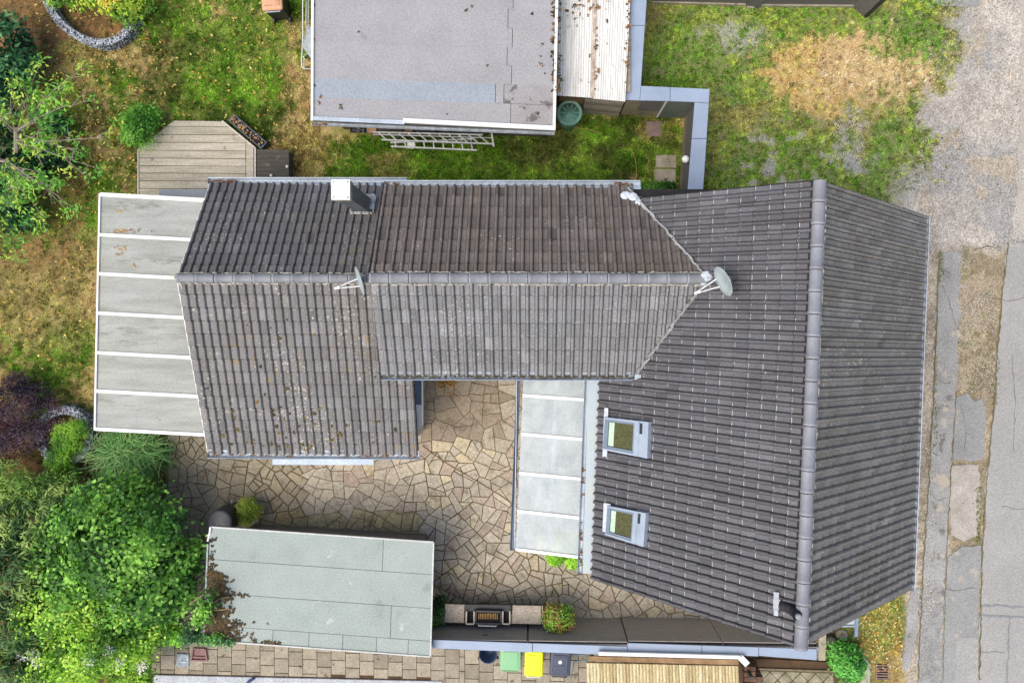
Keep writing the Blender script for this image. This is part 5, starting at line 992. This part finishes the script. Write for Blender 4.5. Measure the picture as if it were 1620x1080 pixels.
# ladders lying beside the shed
def ladder(r0a, r0b, r1a, r1b, n, label, extra=0):
    t = thing('ladder', label, 'ladder', ((r0a + r1b) / 2)); obj('rail', MB().bar(r0a, r0b, .035, .075), M['alu'], t); obj('rail', MB().bar(r1a, r1b, .035, .075), M['alu'], t)
    for k in range(n): f = (k + .5) / n; obj('rung', MB().bar(r0a.lerp(r0b, f), r1a.lerp(r1b, f), .03, .03), M['alu'], t)
    return t
zl_ = .75
t = ladder(P(590, 209.5, zl_), P(764, 213.5, zl_), P(604, 221.5, zl_), P(782, 228, zl_), 11, 'upper aluminium ladder lying along the flat roofed shed')
obj('foot_bar', MB().bar(P(777, 207, zl_), P(781, 232, zl_), .05, .05), M['alu'], t); obj('rail', MB().bar(P(590, 213, zl_), P(778, 218.5, zl_ - .02), .02, .05), M['alu'], t)
t = ladder(P(618, 226, .62), P(752, 220, .62), P(619, 232, .62), P(755, 238, .62), 9, 'lower aluminium ladder with splayed rails lying in the grass')
obj('end_plate', MB().prism([P(645, 224, .6), P(655, 224, .6), P(655, 235, .6), P(643, 235, .6)], .57, .6), M['alu'], t)
for i, (x0_, x1_, h, col, lab) in enumerate(((588, 600, .5, (176, 142, 112), 'pale brown crate behind the ladders by the shed'), (602, 640, .45, (96, 84, 78), 'long dark crate behind the ladders left of middle'), (645, 656, .5, (160, 132, 104), 'small tan crate behind the ladders near the middle'), (660, 690, .45, (84, 80, 84), 'dark grey crate behind the ladders right of middle'), (700, 745, .45, (70, 70, 76), 'dark wide crate behind the right end of ladders'))):
    t = thing('crate', lab, 'crate', P((x0_ + x1_) / 2, 211), 'crates under the shed eave'); q = [P(x0_, 216), P(x1_, 216.5), P(x1_, 205), P(x0_, 204.5)]; mm = mat('crate_%d' % i, S(*col), tuple(v * .7 for v in S(*col)), 4, .8)
    obj('box', MB().prism(q, 0, h), mm, t); mb = MB()
    for j in range(4): mb.bar(Vector((q[j].x, q[j].y, h)), Vector((q[(j + 1) % 4].x, q[(j + 1) % 4].y, h)), .03, .04)
    obj('rim', mb, mm, t)
t = thing('support_trestle', 'small trestle carrying the aluminium ladders', 'trestle', P(680, 224))
for x in (630, 745): obj('leg', MB().bar(P(x, 218), P(x, 218) + Vector((0, 0, .53)), .06, .06), BX, t); obj('leg', MB().bar(P(x, 230), P(x, 230) + Vector((0, 0, .53)), .06, .06), BX, t); obj('beam', MB().bar(P(x, 212, .55), P(x, 234, .55), .07, .06), BX, t)
t = thing('plastic_sheet', 'crumpled grey plastic sheet at the left shed corner', 'sheet', P(568, 203)); mb = MB(); rs = random.Random(3); n = 9; mb.add([P(554 + i * 3.6, 196 + j * 1.8, .15 + rs.uniform(0, .25)) for j in range(n) for i in range(n)], [(j * n + i, j * n + i + 1, (j + 1) * n + i + 1, (j + 1) * n + i) for j in range(n - 1) for i in range(n - 1)]); obj('film', mb, mat('grey_film', S(126, 126, 128), S(70, 68, 68), 9, .4), t)
# drying rack
t = thing('drying_rack', 'white tubular drying rack leaning at the left side of the shed', 'drying rack', P(486, 60)); mb = MB(); z = 1.5
mb.tube([P(479, -60, z), P(479, 60, z), P(477, 100, z), P(478, 107, z), P(482, 109, z), P(493, 109, z - .1)], .014, 6); mb.tube([P(485, -60, z - .2), P(484, 45, z - .2)], .010, 5); mb.tube([P(488, -60, z - .2), P(487.5, 45, z - .2)], .010, 5); mb.tube([P(493, 110, z - .1), P(493, -60, z - .1)], .012, 5); mb.tube([P(481, 108, z - .02), P(481, 88, z - .05), P(488, 84, z - .1)], .009, 5); obj('frame', mb, M['white'], t)
q = MB(); q.hexa([P(478, 73, z - .25), P(493, 95, z - .3), P(493, 42, z - .3), P(486, 40, z - .25)], [P(477.5, 73, z + .0), P(492, 92, z - .05), P(492, 42, z - .05), P(486, 40, z)]); obj('folded_cover', q, mat('pale_cover', S(196, 204, 206), S(150, 158, 160), 9, .6), t)
for y in (0, 90): obj('leg', MB().bar(P(482, y, 0), P(480, y, z), .03, .03), M['white'], t)

# ------------------------------------------------------------------ wheelie bins
def bin_(px_, py_, z, w_, d_, rz, col_b, col_l, label, lid='flat', hinge=1, detail=None):
    c = P(px_, py_, z); t = thing('wheelie_bin', label, 'bin', (c.x, c.y, 0), 'wheelie bins'); cs, sn = math.cos(rz), math.sin(rz)
    X = lambda x, y, zz: Vector((c.x + x * cs - y * sn, c.y + x * sn + y * cs, zz)); mbm, ml = mat('bin_body', S(*col_b), rough=.5, var=.15, fvar=.05, bmp=.05), mat('bin_lid', S(*col_l), rough=.45, var=.08, fvar=.04, bmp=.05)
    hw, hd = w_ / 2, d_ / 2; h = z - .06; bot = [X(-hw * .78, -hd * .72, .05), X(hw * .78, -hd * .72, .05), X(hw * .78, hd * .72, .05), X(-hw * .78, hd * .72, .05)]; top = [X(-hw * .96, -hd * .94, h), X(hw * .96, -hd * .94, h), X(hw * .96, hd * .94, h), X(-hw * .96, hd * .94, h)]
    obj('body', MB().hexa(bot, top), mbm, t)
    def rr_poly(a, b, r, n=4): return [(sx * (a - r) + r * math.cos(t0 + k / n * 1.5708), sy * (b - r) + r * math.sin(t0 + k / n * 1.5708)) for sx, sy, t0 in ((1, 1, 0), (-1, 1, 1.5708), (-1, -1, 3.1416), (1, -1, 4.7124)) for k in range(n + 1)]
    o1 = rr_poly(hw, hd, .06); rings = [(1.0, h - .01), (1.0, h + .03), (.93, h + .055), (.74, h + .062), (.70, h + .074), (.1, h + .078)]; vs = []; n = len(o1)
    for q, zz in rings: vs += [X(x * q, y * q, zz) for x, y in o1]
    fs = [(i * n + j, i * n + (j + 1) % n, (i + 1) * n + (j + 1) % n, (i + 1) * n + j) for i in range(len(rings) - 1) for j in range(n)] + [tuple(range((len(rings) - 1) * n, len(rings) * n))]
    obj('lid', MB().add(vs, fs), ml, t)
    hy = -hd * hinge; obj('handle', MB().tube([X(-hw * .7, hy, h), X(-hw * .7, hy * 1.1, h + .01), X(hw * .7, hy * 1.1, h + .01), X(hw * .7, hy, h)], .016, 6), M['dark'] if detail is None else detail, t)
    for sg in (-1, 1): obj('wheel', MB().tube([X(sg * hw * .8 - .025, hy * .75, .1), X(sg * hw * .8 + .025, hy * .75, .1)], .1, 14), M['dark'], t)
    return t, X, h
WH = mat('pale_handle', S(220, 222, 214), rough=.6)
bin_(807.5, 1043, 1.0, .56, .60, -.02, (98, 150, 104), (132, 186, 136), 'pale green wheelie bin at left of the three bins', detail=mat('gh', S(120, 170, 124), rough=.5))
t, X, h = bin_(844.5, 1050, 1.0, .50, .68, -.02, (206, 204, 196), (226, 232, 26), 'yellow lidded wheelie bin between green and dark bins', detail=WH)
t, X, h = bin_(886.5, 1050, 1.0, .56, .66, -.06, (52, 58, 74), (62, 70, 90), 'dark blue wheelie bin with round white sticker right of yellow bin'); obj('sticker', MB().lathe(X(-.01, .06, h + .079), [(.052, 0), (.05, .003)], 16), M['white'], t)
mb = MB(); mb.bar(X(-.15, .05, h + .082), X(-.12, .17, h + .082), .02, .012).bar(X(-.12, .17, h + .082), X(.14, .17, h + .082), .02, .012).bar(X(.14, .17, h + .082), X(.17, -.06, h + .082), .02, .012).bar(X(.17, -.06, h + .082), X(-.16, -.08, h + .082), .02, .012); obj('lid_rib', mb, mat('bin_rib', S(86, 96, 116), rough=.4), t)
t, X, h = bin_(429, -4, 1.0, .56, .68, .08, (44, 44, 50), (206, 158, 122), 'dark bin with pale brown lid at the top edge on the lawn', hinge=1, detail=M['zinc']); mb = MB()
mb.bar(X(.1, -.2, h + .08), X(.22, -.2, h + .08), .02, .01).bar(X(.1, -.12, h + .08), X(.22, -.12, h + .08), .02, .01).bar(X(-.2, -.22, h + .08), X(.02, -.22, h + .08), .02, .01); obj('lid_rib', mb, mat('lid_rib_brown', S(184, 134, 100), rough=.5), t)
# round blue tub
t = thing('round_tub', 'dark blue open round tub half under the wall coping', 'tub', P(773, 1026)); c = P(773.5, 1025); BL = mat('blue_plastic', S(58, 76, 108), S(46, 60, 88), 4, .4, fvar=.05, bmp=.05)
obj('tub', MB().lathe(c, [(.2, .01), (.24, .4), (.255, .42), (.245, .42), (.225, .38), (.18, .06), (.01, .05)], 22), BL, t, True); obj('handle', MB().tube([c + Vector((-.25, -.05, .4)), c + Vector((-.28, -.1, .44)), c + Vector((-.25, -.15, .4))], .012, 5), BL, t); obj('wheel', MB().tube([c + Vector((.24, -.1, .38)), c + Vector((.27, -.1, .36))], .05, 10), M['dark'], t)
# folded metal trolley
t = thing('trolley_frame', 'folded teal grey tubular frame between dark bin and cane roof', 'frame', P(915, 1035)); TE = mat('teal_tube', S(98, 128, 140), S(80, 108, 120), 4, .45); z = .9
for pl in ([(900, 1034, .9), (912, 1036, .95), (907, 1052, .6), (903, 1072, .05)], [(930, 1036, .95), (926, 1043, .9), (929, 1048, .6), (931, 1070, .05)], [(907, 1046, .85), (929, 1043, .85)], [(912, 1036, .95), (930, 1034, .95)], [(899, 1040, .7), (901, 1060, .3)]): obj('tube', MB().tube([P(*p) for p in pl], .016, 6), TE, t)

# ------------------------------------------------------------------ southern slat fence and coping
t = thing('slat_fence', 'long anthracite slat fence with blue grey coping along the south side', 'fence', P(980, 1000)); z = 1.75
fl_ = lambda x: 973.5 + (x - 690) * .013; FN = lambda x, zz, dy=0: Vector((P(x, fl_(x)).x, P(x, fl_(x)).y + dy, zz))
# (x is the plan position at ground level)
secs = [(692, 835), (836, 982), (983, 1120), (1121, 1258)]
for i, (xa, xb) in enumerate(secs):
    off = .03 if i >= 2 else 0
    for k in range(11): zz = .1 + k * .152; obj('slat', MB().bar(FN(xa, zz, off), FN(xb, zz, off), .022, .143), M['grey_slat'], t)
for x in (691, 835.5, 982.5, 1120.5, 1259): obj('post', MB().box(FN(x, .86, -.02), (.05, .07, 1.72)), M['dark'], t)
cz = z; cf = lambda x: 1011.5 + (x - 686) * .0345 if x < 992 else 1016.5 + (x - 992) * .0325
for xa, xb in ((684, 842), (843, 992), (993, 1110), (1111, 1200), (1201, 1292)):
    y0a, y0b = cf(xa), cf(min(xb, 991.9) if xa < 992 else xb); wd = 13.5; obj('coping', MB().prism([P(xa, y0a + wd, cz), P(xb, y0b + wd + (4 if xb > 1200 else 1), cz), P(xb, y0b, cz), P(xa, y0a, cz)], cz - .03, cz, .005), M['cap'], t)
obj('back_wall', MB().prism([FN(690, 0, -.06), FN(1262, 0, -.06), FN(1262, 0, -.16), FN(690, 0, -.16)][::-1], 0, cz - .04), M['grey_slat'], t)
# number plate on the slats
pc = FN(773, 1.39, .016); obj('number_plate', MB().box(pc, (.13, .006, .14)), mat('plate_grey', S(150, 150, 150), rough=.6), t)
cu = bpy.data.curves.new('digits', 'FONT'); cu.body = '85'; cu.size = .13; cu.extrude = .003; cu.align_x = 'CENTER'; to = bpy.data.objects.new('tmp', cu); COL.objects.link(to); dg = bpy.context.evaluated_depsgraph_get(); me = bpy.data.meshes.new_from_object(to.evaluated_get(dg)); bpy.data.objects.remove(to)
me.transform(Matrix.Translation(pc + Vector((0, .007, .045))) @ Matrix(((1, 0, 0, 0), (0, 0, 1, 0), (0, -1, 0, 0), (0, 0, 0, 1)))); link('digits', me, M['black'], t)
obj('end_post', MB().box(P(1301, 1023, .5) - Vector((0, 0, .25)), (.19, .74, .5), -.03), M['concrete'], None, label='concrete end post of the slat fence below the gable', category='post')

# ------------------------------------------------------------------ outdoor kitchen
t = thing('outdoor_kitchen', 'outdoor kitchen counter with two stone tops and dark fronts', 'counter', P(790, 965)); z = .9
ST = mat('pale_granite_top', S(178, 168, 154), S(140, 128, 114), 10, .6, fine=24, fvar=.3, sx=(1, 2, 1))
obj('carcass', MB().prism([P(700, 952), P(896, 955), P(896, 968), P(700, 967)][::-1], 0, .84), M['dark_slat'], t)
obj('worktop', MB().prism([P(703, 984, z), P(734, 985, z), P(735, 956, z), P(704, 955, z)], .86, z, .008), ST, t); obj('worktop', MB().prism([P(809, 986, z), P(856, 987, z), P(856, 958, z), P(811, 957, z)], .86, z, .008), ST, t)
obj('back_board', MB().prism([P(735.5, 966, .88), P(808, 967, .88), P(808, 957, .88), P(736, 956, .88)], .80, .88), M['dark'], t)
obj('planter_edge', MB().bar(P(858, 957, z), P(858, 986, z), .03, .06), M['concrete'], t)
t = thing('barbecue', 'black barbecue with rusty brown grate between the stone worktops', 'barbecue', P(772, 970)); zb = .98
obj('firebox', MB().prism([P(752, 986, zb), P(793, 987, zb), P(793, 966, zb), P(753, 965, zb)], .6, zb - .04), M['black'], t)
for a_, b_ in (((753, 966), (793, 967)), ((752, 985), (793, 986)), ((753, 966), (752, 985)), ((793, 967), (793, 986))): obj('rim', MB().bar(P(*a_, zb), P(*b_, zb), .05, .04), M['dark'], t)
for k in range(12): x = 757.5 + k * 2.65; obj('grate_bar', MB().bar(P(x, 969.5, zb - .01), P(x, 978.5, zb - .01), .022, .02), mat('rusty_grate', S(176, 138, 80), S(120, 88, 50), 20, .7), t)
for xa, xb in ((738, 750), (795.5, 806.5)):
    mb = MB()
    for a_, b_ in (((xa, 966), (xa - .5, 986)), ((xb, 966), (xb, 986)), ((xa, 986), (xb, 986))): mb.bar(P(*a_, zb - .02), P(*b_, zb - .02), .035, .05)
    obj('side_tray', mb, mat('tray_rim', S(196, 186, 168), rough=.6), t); obj('tray_floor', MB().prism([P(xa, 986, .85), P(xb, 986, .85), P(xb, 966, .85), P(xa, 966, .85)], .83, .85), M['black'], t)
obj('handle', MB().tube([P(757, 985, zb), P(757, 989, zb), P(785, 990, zb), P(785, 986, zb)], .02, 6), M['alu'], t)

# ------------------------------------------------------------------ pale flat roofed shed at bottom left
t = thing('shed', 'shed with pale green flat roof and leaf litter at bottom left', 'shed', P(510, 930)); z = 2.0
GR = [mat('green_felt_%d' % i, S(*c), S(*d), 1.3, .9, fine=24, fvar=.16, speck=[(S(140, 146, 138), .64, 1.3), (S(178, 184, 178), .66, 2.4)]) for i, (c, d) in enumerate((((158, 167, 160), (146, 155, 148)), ((160, 168, 162), (150, 158, 152))))]
A_, B_, C_, D_ = (333, 833), (686, 857), (681, 1038), (324, 1012); gp_ = lambda u_, v_: P((A_[0] * (1 - u_) + B_[0] * u_) * (1 - v_) + (D_[0] * (1 - u_) + C_[0] * u_) * v_, (A_[1] * (1 - u_) + B_[1] * u_) * (1 - v_) + (D_[1] * (1 - u_) + C_[1] * u_) * v_, z)
vv = [0, .285, .58, .865, 1]
for i in range(4):
    cu_ = ([0, .775, 1], [0, 1], [0, .82, 1], [0, .3, .46, .61, .76, .9, 1])[i]
    for j in range(len(cu_) - 1): dz_ = Vector((0, 0, .002 * ((i + j) % 3))); e1, e2 = (.0012 if j else 0), .0012; obj('roof_sheet', MB().slab([gp_(cu_[j] + e1, vv[i] + .002) + dz_, gp_(cu_[j] + e1, vv[i + 1] - .002) + dz_, gp_(cu_[j + 1] - e2, vv[i + 1] - .002) + dz_, gp_(cu_[j + 1] - e2, vv[i] + .002) + dz_], .01), GR[(i + j) % 2], t)
obj('roof_deck', MB().slab([P(333, 832, z - .015), P(324, 1012, z - .015), P(681, 1038, z - .015), P(686, 856, z - .015)], .1), M['dark_slat'], t)
TR = mat('shed_trim', S(206, 206, 200), S(176, 176, 170), 4, .6)
for a_, b_ in ((A_, B_), (B_, C_), (C_, D_)): obj('roof_trim', MB().bar(P(*a_, z + .012), P(*b_, z + .012), .035, .04), TR, t)
obj('gutter_rail', MB().bar(P(329, 860, z), P(323, 1010, z), .04, .05), M['zinc_old'], t)
obj('wall', MB().prism([P(402, 831), P(676, 846), P(674, 985), P(365, 970)][::-1], 0, z - .1), M['dark_slat'], t)
for k in range(9): zz = .12 + k * .2; a_, b_ = P(402, 830), P(676, 845); obj('board', MB().bar(Vector((a_.x, a_.y + .02, zz)), Vector((b_.x, b_.y + .02, zz)), .02, .19), M['dark_slat'], t)
# leaf litter and dirt crust at the left rim
sp = []; rl_ = random.Random(6)
for k in range(1100):
    v_ = rl_.uniform(.4, .98); u_ = abs(rl_.gauss(0, .046)) * (1 + 1.0 * (v_ > .8)) * (1.1 - 1.2 * abs(v_ - .68)); p = gp_(u_, v_); sp.append((p.x, p.y, z + .008))
for k in range(26): p = gp_(abs(rl_.gauss(0, .015)), rl_.uniform(.1, .4)); sp.append((p.x, p.y, z + .006))
for k in range(26): p = gp_(rl_.uniform(.1, .35), .985 - abs(rl_.gauss(0, .012))); sp.append((p.x, p.y, z + .006))
for px_, py_ in ((384, 942), (379, 940), (392, 941), (375, 1001), (386, 1006), (398, 1008), (574, 1030)): p = P(px_, py_, z); sp.append((p.x, p.y, z + .01))
link('leaf_litter', clumps(sp, [(80, 66, 42), (62, 52, 36), (96, 78, 48), (56, 52, 40), (78, 74, 56)], 9, .025, .05), M['attr'], None, 'brown rotting leaf litter along the left rim of pale shed', kind='stuff', category='leaf litter')
tw = MB()
for pl in ([(322, 962), (335, 955), (348, 946), (362, 944)], [(326, 963), (340, 965), (352, 964), (362, 962)], [(330, 966), (338, 975), (341, 985)], [(300, 955), (322, 940), (330, 930)]): tw.tube([P(x, y, z + .12) for x, y in pl], .013, 5)
obj('twig', tw, mat('twig', S(170, 140, 108), rough=.9), bpy.data.objects['overhanging_branch'] if 'overhanging_branch' in bpy.data.objects else None)
# rain barrel
t = thing('rain_barrel', 'dark rain barrel with lid at the corner of pale shed', 'barrel', P(372, 812)); c = P(372, 811)
obj('barrel', MB().lathe(c, [(.3, 0), (.33, .2), (.34, .7), (.33, 1.1), (.335, 1.12)], 26), M['dark'], t, True); obj('lid', MB().lathe(c + Vector((0, 0, 1.12)), [(.345, -.03), (.35, 0), (.33, .02), (.25, .012), (.22, .02), (.01, .022)], 26), mat('barrel_lid', S(66, 68, 78), S(56, 58, 66), 4, .45), t, True)
obj('tap', MB().tube([c + Vector((.02, .33, .3)), c + Vector((.02, .42, .3)), c + Vector((.02, .42, .24))], .018, 6), M['alu'], t); obj('cord', MB().tube([c + Vector((.0, -.05, 1.16)), c + Vector((-.05, -.2, 1.18)), c + Vector((-.08, -.3, 1.16))], .008, 5), mat('red_cord', S(196, 96, 84), rough=.7), t)
t = thing('downpipe', 'short white pipe at the left roof corner of pale shed', 'pipe', P(331, 850)); obj('pipe', MB().tube([P(333, 833, 2.04), P(332, 842, 2.02), P(329, 855, 1.9)], .03, 8), M['white'], t); obj('bracket', MB().box(P(331, 846, 1.98), (.1, .03, .03)), M['zinc'], t)

# ------------------------------------------------------------------ cane roof, white beam, stone pillar at the bottom
t = thing('cane_roof', 'ribbed beige cane roof under a white beam at the bottom edge', 'roof', P(1050, 1060)); z = 1.75
CN = [mat('cane_%d' % i, S(*c), S(*d), 5, .85, sx=(4, .6, 1), fine=24, fvar=.25) for i, (c, d) in enumerate((((206, 192, 150), (176, 160, 118)), ((190, 174, 132), (156, 138, 100)), ((216, 204, 168), (184, 170, 130))))]
n_ = 46; rc = random.Random(5)
for k in range(n_): x0_ = 930.5 + k * 5.22; f = k / n_; obj('cane', MB().tube([P(x0_, 1047 + f * 5, z + rc.uniform(-.006, .006)), P(x0_ + .8, 1070 + f * 5, z - .03), P(x0_ + 1.5, 1110 + f * 5, z - .1)], .046, 8), rc.choice(CN), t)
obj('beam', MB().bar(P(947, 1032.5, 1.85), P(1171, 1038.5, 1.85), .09, .08), M['white'], t); obj('beam_end', MB().bar(P(1171, 1038.5, 1.85), P(1182, 1050, 1.8), .16, .07), M['white'], t)
obj('fascia', MB().bar(P(930, 1040.5, 1.78), P(1168, 1046.5, 1.78), .13, .06), mat('brown_fascia', S(160, 130, 94), S(120, 92, 62), 3, .8), t)
for x in (936, 1164): obj('post', MB().bar(P(x, 1030, 0), P(x, 1030, 0) + Vector((0, 0, 1.7)), .08, .08), BX, t)
t = thing('stone_pillar', 'pillar of stacked brown stone courses right of the cane roof', 'pillar', P(1180, 1040))
for k in range(7): obj('stone', MB().box(P(1179, 1040) + Vector((random.uniform(-.015, .015), -.03 * k, .09 + k * .17)), (.34, .36, .16), random.uniform(-.05, .05), .93), mat('brown_stone', S(124, 96, 78), S(80, 60, 48), 8, .9, speck=(S(170, 150, 130), .64, 9)), t)
sb = random.Random(8)
for k in range(4): obj('stone', MB().box(P(1185.5, 1056 + k * 8.5, 1.25), (.33, .13, .12), sb.uniform(-.06, .06), .9), bpy.data.materials['brown_stone'], t)
# diamond paved strip and planting strip beside it
t = obj('planting_strip', MB().prism([P(1196, 1040), P(1320, 1046), P(1320, 1060), P(1196, 1056)][::-1], -.02, .05), M['soil'], kind='structure')
obj('edging', MB().bar(P(1194, 1056.5, .05), P(1318, 1060.5, .05), .05, .1), mat('mossy_edging', S(136, 126, 102), S(104, 94, 72), 4, .9), None, label='mossy concrete edging above the diamond slabs', category='edging')
dp = obj('diamond_path', MB().prism([P(1196, 1058), P(1320, 1062), P(1320, 1120), P(1196, 1120)][::-1], -.03, .006), mat('moss_soil', S(96, 92, 58), S(74, 70, 46), 3, 1.0), kind='structure')
for k in range(6):
    for j in range(3):
        cx, cy = 1206 + k * 24 + (12 if j % 2 else 0), 1062 + j * 12 + k * .8; q = [(cx, cy - 11), (cx + 11, cy), (cx, cy + 11), (cx - 11, cy)]
        w2 = clip_convex([(P(*p).x, P(*p).y) for p in q], [(P(*p).x, P(*p).y) for p in ((1198, 1060), (1318, 1064), (1318, 1120), (1198, 1120))])
        if len(w2) > 2: obj('paving_slab', MB().prism(w2, -.02, .02, .006), mat('mossy_slab', S(166, 158, 138), S(110, 106, 80), 3, .9) if 'mossy_slab' not in bpy.data.materials else bpy.data.materials['mossy_slab'], dp)
t = thing('drain_grate', 'rusty drain grate with dark slots at the street corner', 'drain', P(1395, 1063)); q = [(1386, 1050), (1405, 1050), (1406, 1074), (1386, 1074)]
obj('pit', MB().prism([P(*p) for p in q][::-1], -.02, .012), M['black'], t)
for k in range(6): y = 1052 + k * 4.1; obj('bar', MB().bar(P(1386, y, .025), P(1406, y + .2, .025), .032, .02), mat('rusty_iron', S(150, 124, 108), S(118, 96, 84), 10, .8) if 'rusty_iron' not in bpy.data.materials else bpy.data.materials['rusty_iron'], t)
for x in (1386, 1405.5): obj('frame_bar', MB().bar(P(x, 1050, .026), P(x, 1074, .026), .04, .025), bpy.data.materials['rusty_iron'], t)
obj('kerb_stone', MB().prism(wob([(1364, 1036), (1372, 1042), (1377, 1052), (1374, 1100), (1360, 1100), (1363, 1060)], 0, .01, .1, 4), -.02, .07, .015), mat('kerb_concrete', S(176, 168, 154), S(150, 140, 124), 4, .9), None, label='rounded pale kerb stone between shrub and drain grate', category='kerb')
t = thing('porch_screen', 'pale grey panel on blue grey post beside the south gable', 'screen', P(1350, 985)); obj('panel', MB().slab([P(1320, 990, .9), P(1352, 990, .9), P(1353, 966, .9), P(1322, 966, .9)], .03), mat('grey_panel', S(172, 184, 190), S(150, 160, 166), 3, .5), t); obj('rail', MB().bar(P(1356, 962, .95), P(1354, 1006, .95), .08, .06), mat('blue_grey_rail', S(124, 146, 166), rough=.5), t); obj('front_edge', MB().bar(P(1320, 990, .93), P(1352, 990, .93), .04, .03), M['zinc_old'], t)
for y in (968, 1003): obj('post', MB().bar(P(1350, y, 0), P(1355, y, .92), .06, .06), M['zinc_old'], t)
for i, (x, y, rx, ry, z_, lab) in enumerate(((1331, 1003, .18, .15, .08, 'flat pale stone in the bed beside the gable'), (1312, 1013, .2, .12, .1, 'grey flat step stone behind the concrete end post'))): obj('stone', MB().lathe(P(x, y), [(1, 0), (.96, z_ * .7), (.8, z_), (.1, z_ + .01)], 9, rx, ry), M['concrete'], None, label=lab, category='stone')

# ------------------------------------------------------------------ fence and posts of the neighbour at the top edge
t = thing('slat_fence', 'dark fence with plinth and post along the top edge of the parking ground', 'fence', P(1200, 4)); hh = 1.75
for a_, b_ in (((1030, 4), (1178, 8)), ((1202, 9), (1348, 10))):
    A2_, B2_ = P(*a_), P(*b_); obj('plinth', MB().bar(A2_ + Vector((0, -.02, .06)), B2_ + Vector((0, -.02, .06)), .06, .12), M['concrete'], t)
    for k in range(10): zz = .21 + k * .16; obj('slat', MB().bar(Vector((A2_.x, A2_.y, zz)), Vector((B2_.x, B2_.y, zz)), .025, .152), M['dark_slat'], t)
obj('post', MB().prism([P(1179, 12), P(1200, 14), P(1203, 6), P(1182, 4)], 0, 1.85), M['dark_slat'], t); obj('post_foot', MB().prism([P(1180, 14), P(1192, 15), P(1192, 11), P(1180, 10)], 0, .1), M['concrete'], t)
t = thing('fence_return', 'dark angled slat panel at the end of the top fence', 'fence', P(1358, 16)); a_, b_ = P(1346, 8), P(1366, 26)
for k in range(10): zz = .1 + k * .175; obj('slat', MB().bar(Vector((a_.x, a_.y, zz)), Vector((b_.x, b_.y, zz)), .03, .168), M['dark_slat'], t)
obj('post', MB().bar(b_ + Vector((.05, .0, 0)), b_ + Vector((.05, 0, 1.85)), .1, .1), M['dark'], t)
obj('asphalt_apron', MB().prism(wob([(1476, -40), (1552, -40), (1550, 10), (1520, 11), (1482, 8)], 0, .03, .15, 5), -.02, .012), A3, kind='structure')

# ------------------------------------------------------------------ small things
for i, pl in enumerate(([(866, 948), (888, 945), (904, 957), (926, 961), (942, 970)], [(904, 957), (899, 976)], [(812, 946), (833, 943), (850, 947)], [(536, 762), (552, 768), (556, 780)], [(470, 770), (500, 764), (520, 768)])):
    o_ = crack(pl, .014, 40 + i, MORT, .036); o_.name = 'mortar_joint'; o_.parent = yard
obj('hose', MB().tube(smooth_path([(668, 704), (700, 728), (740, 752), (790, 782), (824, 806)], 0, 5), .012, 5) if False else MB().tube([p + Vector((0, 0, .045)) for p in smooth_path([(668, 704), (700, 728), (740, 752), (790, 782), (824, 806)], 0, 5)], .013, 5), mat('brown_hose', S(156, 128, 104), rough=.6), None, label='thin brown cable lying across the flagstone yard', category='cable')
obj('cord', MB().tube([p + Vector((0, 0, .05)) for p in smooth_path([(696, 596), (700, 612), (704, 620), (718, 625), (730, 632)], 0, 5)], .012, 5), mat('ochre_cord', S(196, 150, 84), rough=.6), None, label='ochre cord on the paving below the wing gutter', category='cord')
t = thing('leaf_pile', 'small pile of ochre leaves under the wing gutter', 'leaf pile', P(706, 604)); link('leaf_cover', leaves([(tuple(P(706, 603, .05)), (.22, .12, .1))], 110, .07, .04, [(150, 110, 50), (190, 150, 70), (100, 78, 46)], 81, k=3, spread=.06), M['leaf'], t, kind='stuff')
for i, (pl, lab) in enumerate((([(868, 218), (872, 214), (900, 204), (930, 206), (940, 209), (952, 212)], 'thin dry stalk curving through the grass by the tub'), ([(998, 238), (1004, 252), (1006, 270), (1005, 288)], 'dry straight stalk in the grass near the stepping slabs'))): obj('stalk', MB().tube([p + Vector((0, 0, .1)) for p in smooth_path(pl, 0, 4)], .008, 5), mat('straw_%d' % i, S(186, 164, 90), rough=.8), None, label=lab, category='stalk')
t = thing('plate', 'grey patterned tile standing on the slab path by the creeper', 'tile', P(290, 1042)); obj('tile_body', MB().prism([P(279, 1052), P(300, 1053), P(300, 1033), P(281, 1032)], .012, .05, .008), mat('bluish_tile', S(170, 180, 186), S(130, 142, 148), 9, .7), t); mb = MB()
for a_, b_ in (((283, 1046), (297, 1047)), ((297, 1047), (297, 1037)), ((297, 1037), (288, 1036)), ((288, 1036), (283, 1046))): mb.bar(P(*a_, .055), P(*b_, .055), .03, .012)
obj('relief', mb, M['zinc'], t)
t = thing('tray', 'dusky pink tray on the slab path under the creeper', 'tray', P(316, 1036)); PK = mat('dusky_pink', S(158, 122, 118), S(134, 100, 96), 6, .7); obj('tray_floor', MB().prism([P(303, 1043), P(328, 1044), P(326, 1026), P(305, 1025)], .012, .03), PK, t); mb = MB(); q = [P(303, 1043, .05), P(328, 1044, .05), P(325, 1026, .05), P(306, 1025, .05)]
for j in range(4): mb.bar(q[j], q[(j + 1) % 4], .035, .07)
obj('rim', mb, PK, t); obj('divider', MB().bar(P(304, 1038, .05), P(327, 1039, .05), .03, .05), PK, t)
t = thing('hand_tool', 'dark blue handle lying on the pale kerb at bottom edge', 'tool', P(396, 1078)); obj('handle', MB().tube([P(388, 1086, .09), P(393, 1078, .1), P(402, 1072, .1)], [.03, .045, .04], 8), mat('navy', S(44, 66, 112), rough=.4), t, True); obj('ferrule', MB().tube([P(388, 1086, .09), P(380, 1092, .08)], .025, 8), M['alu'], t)
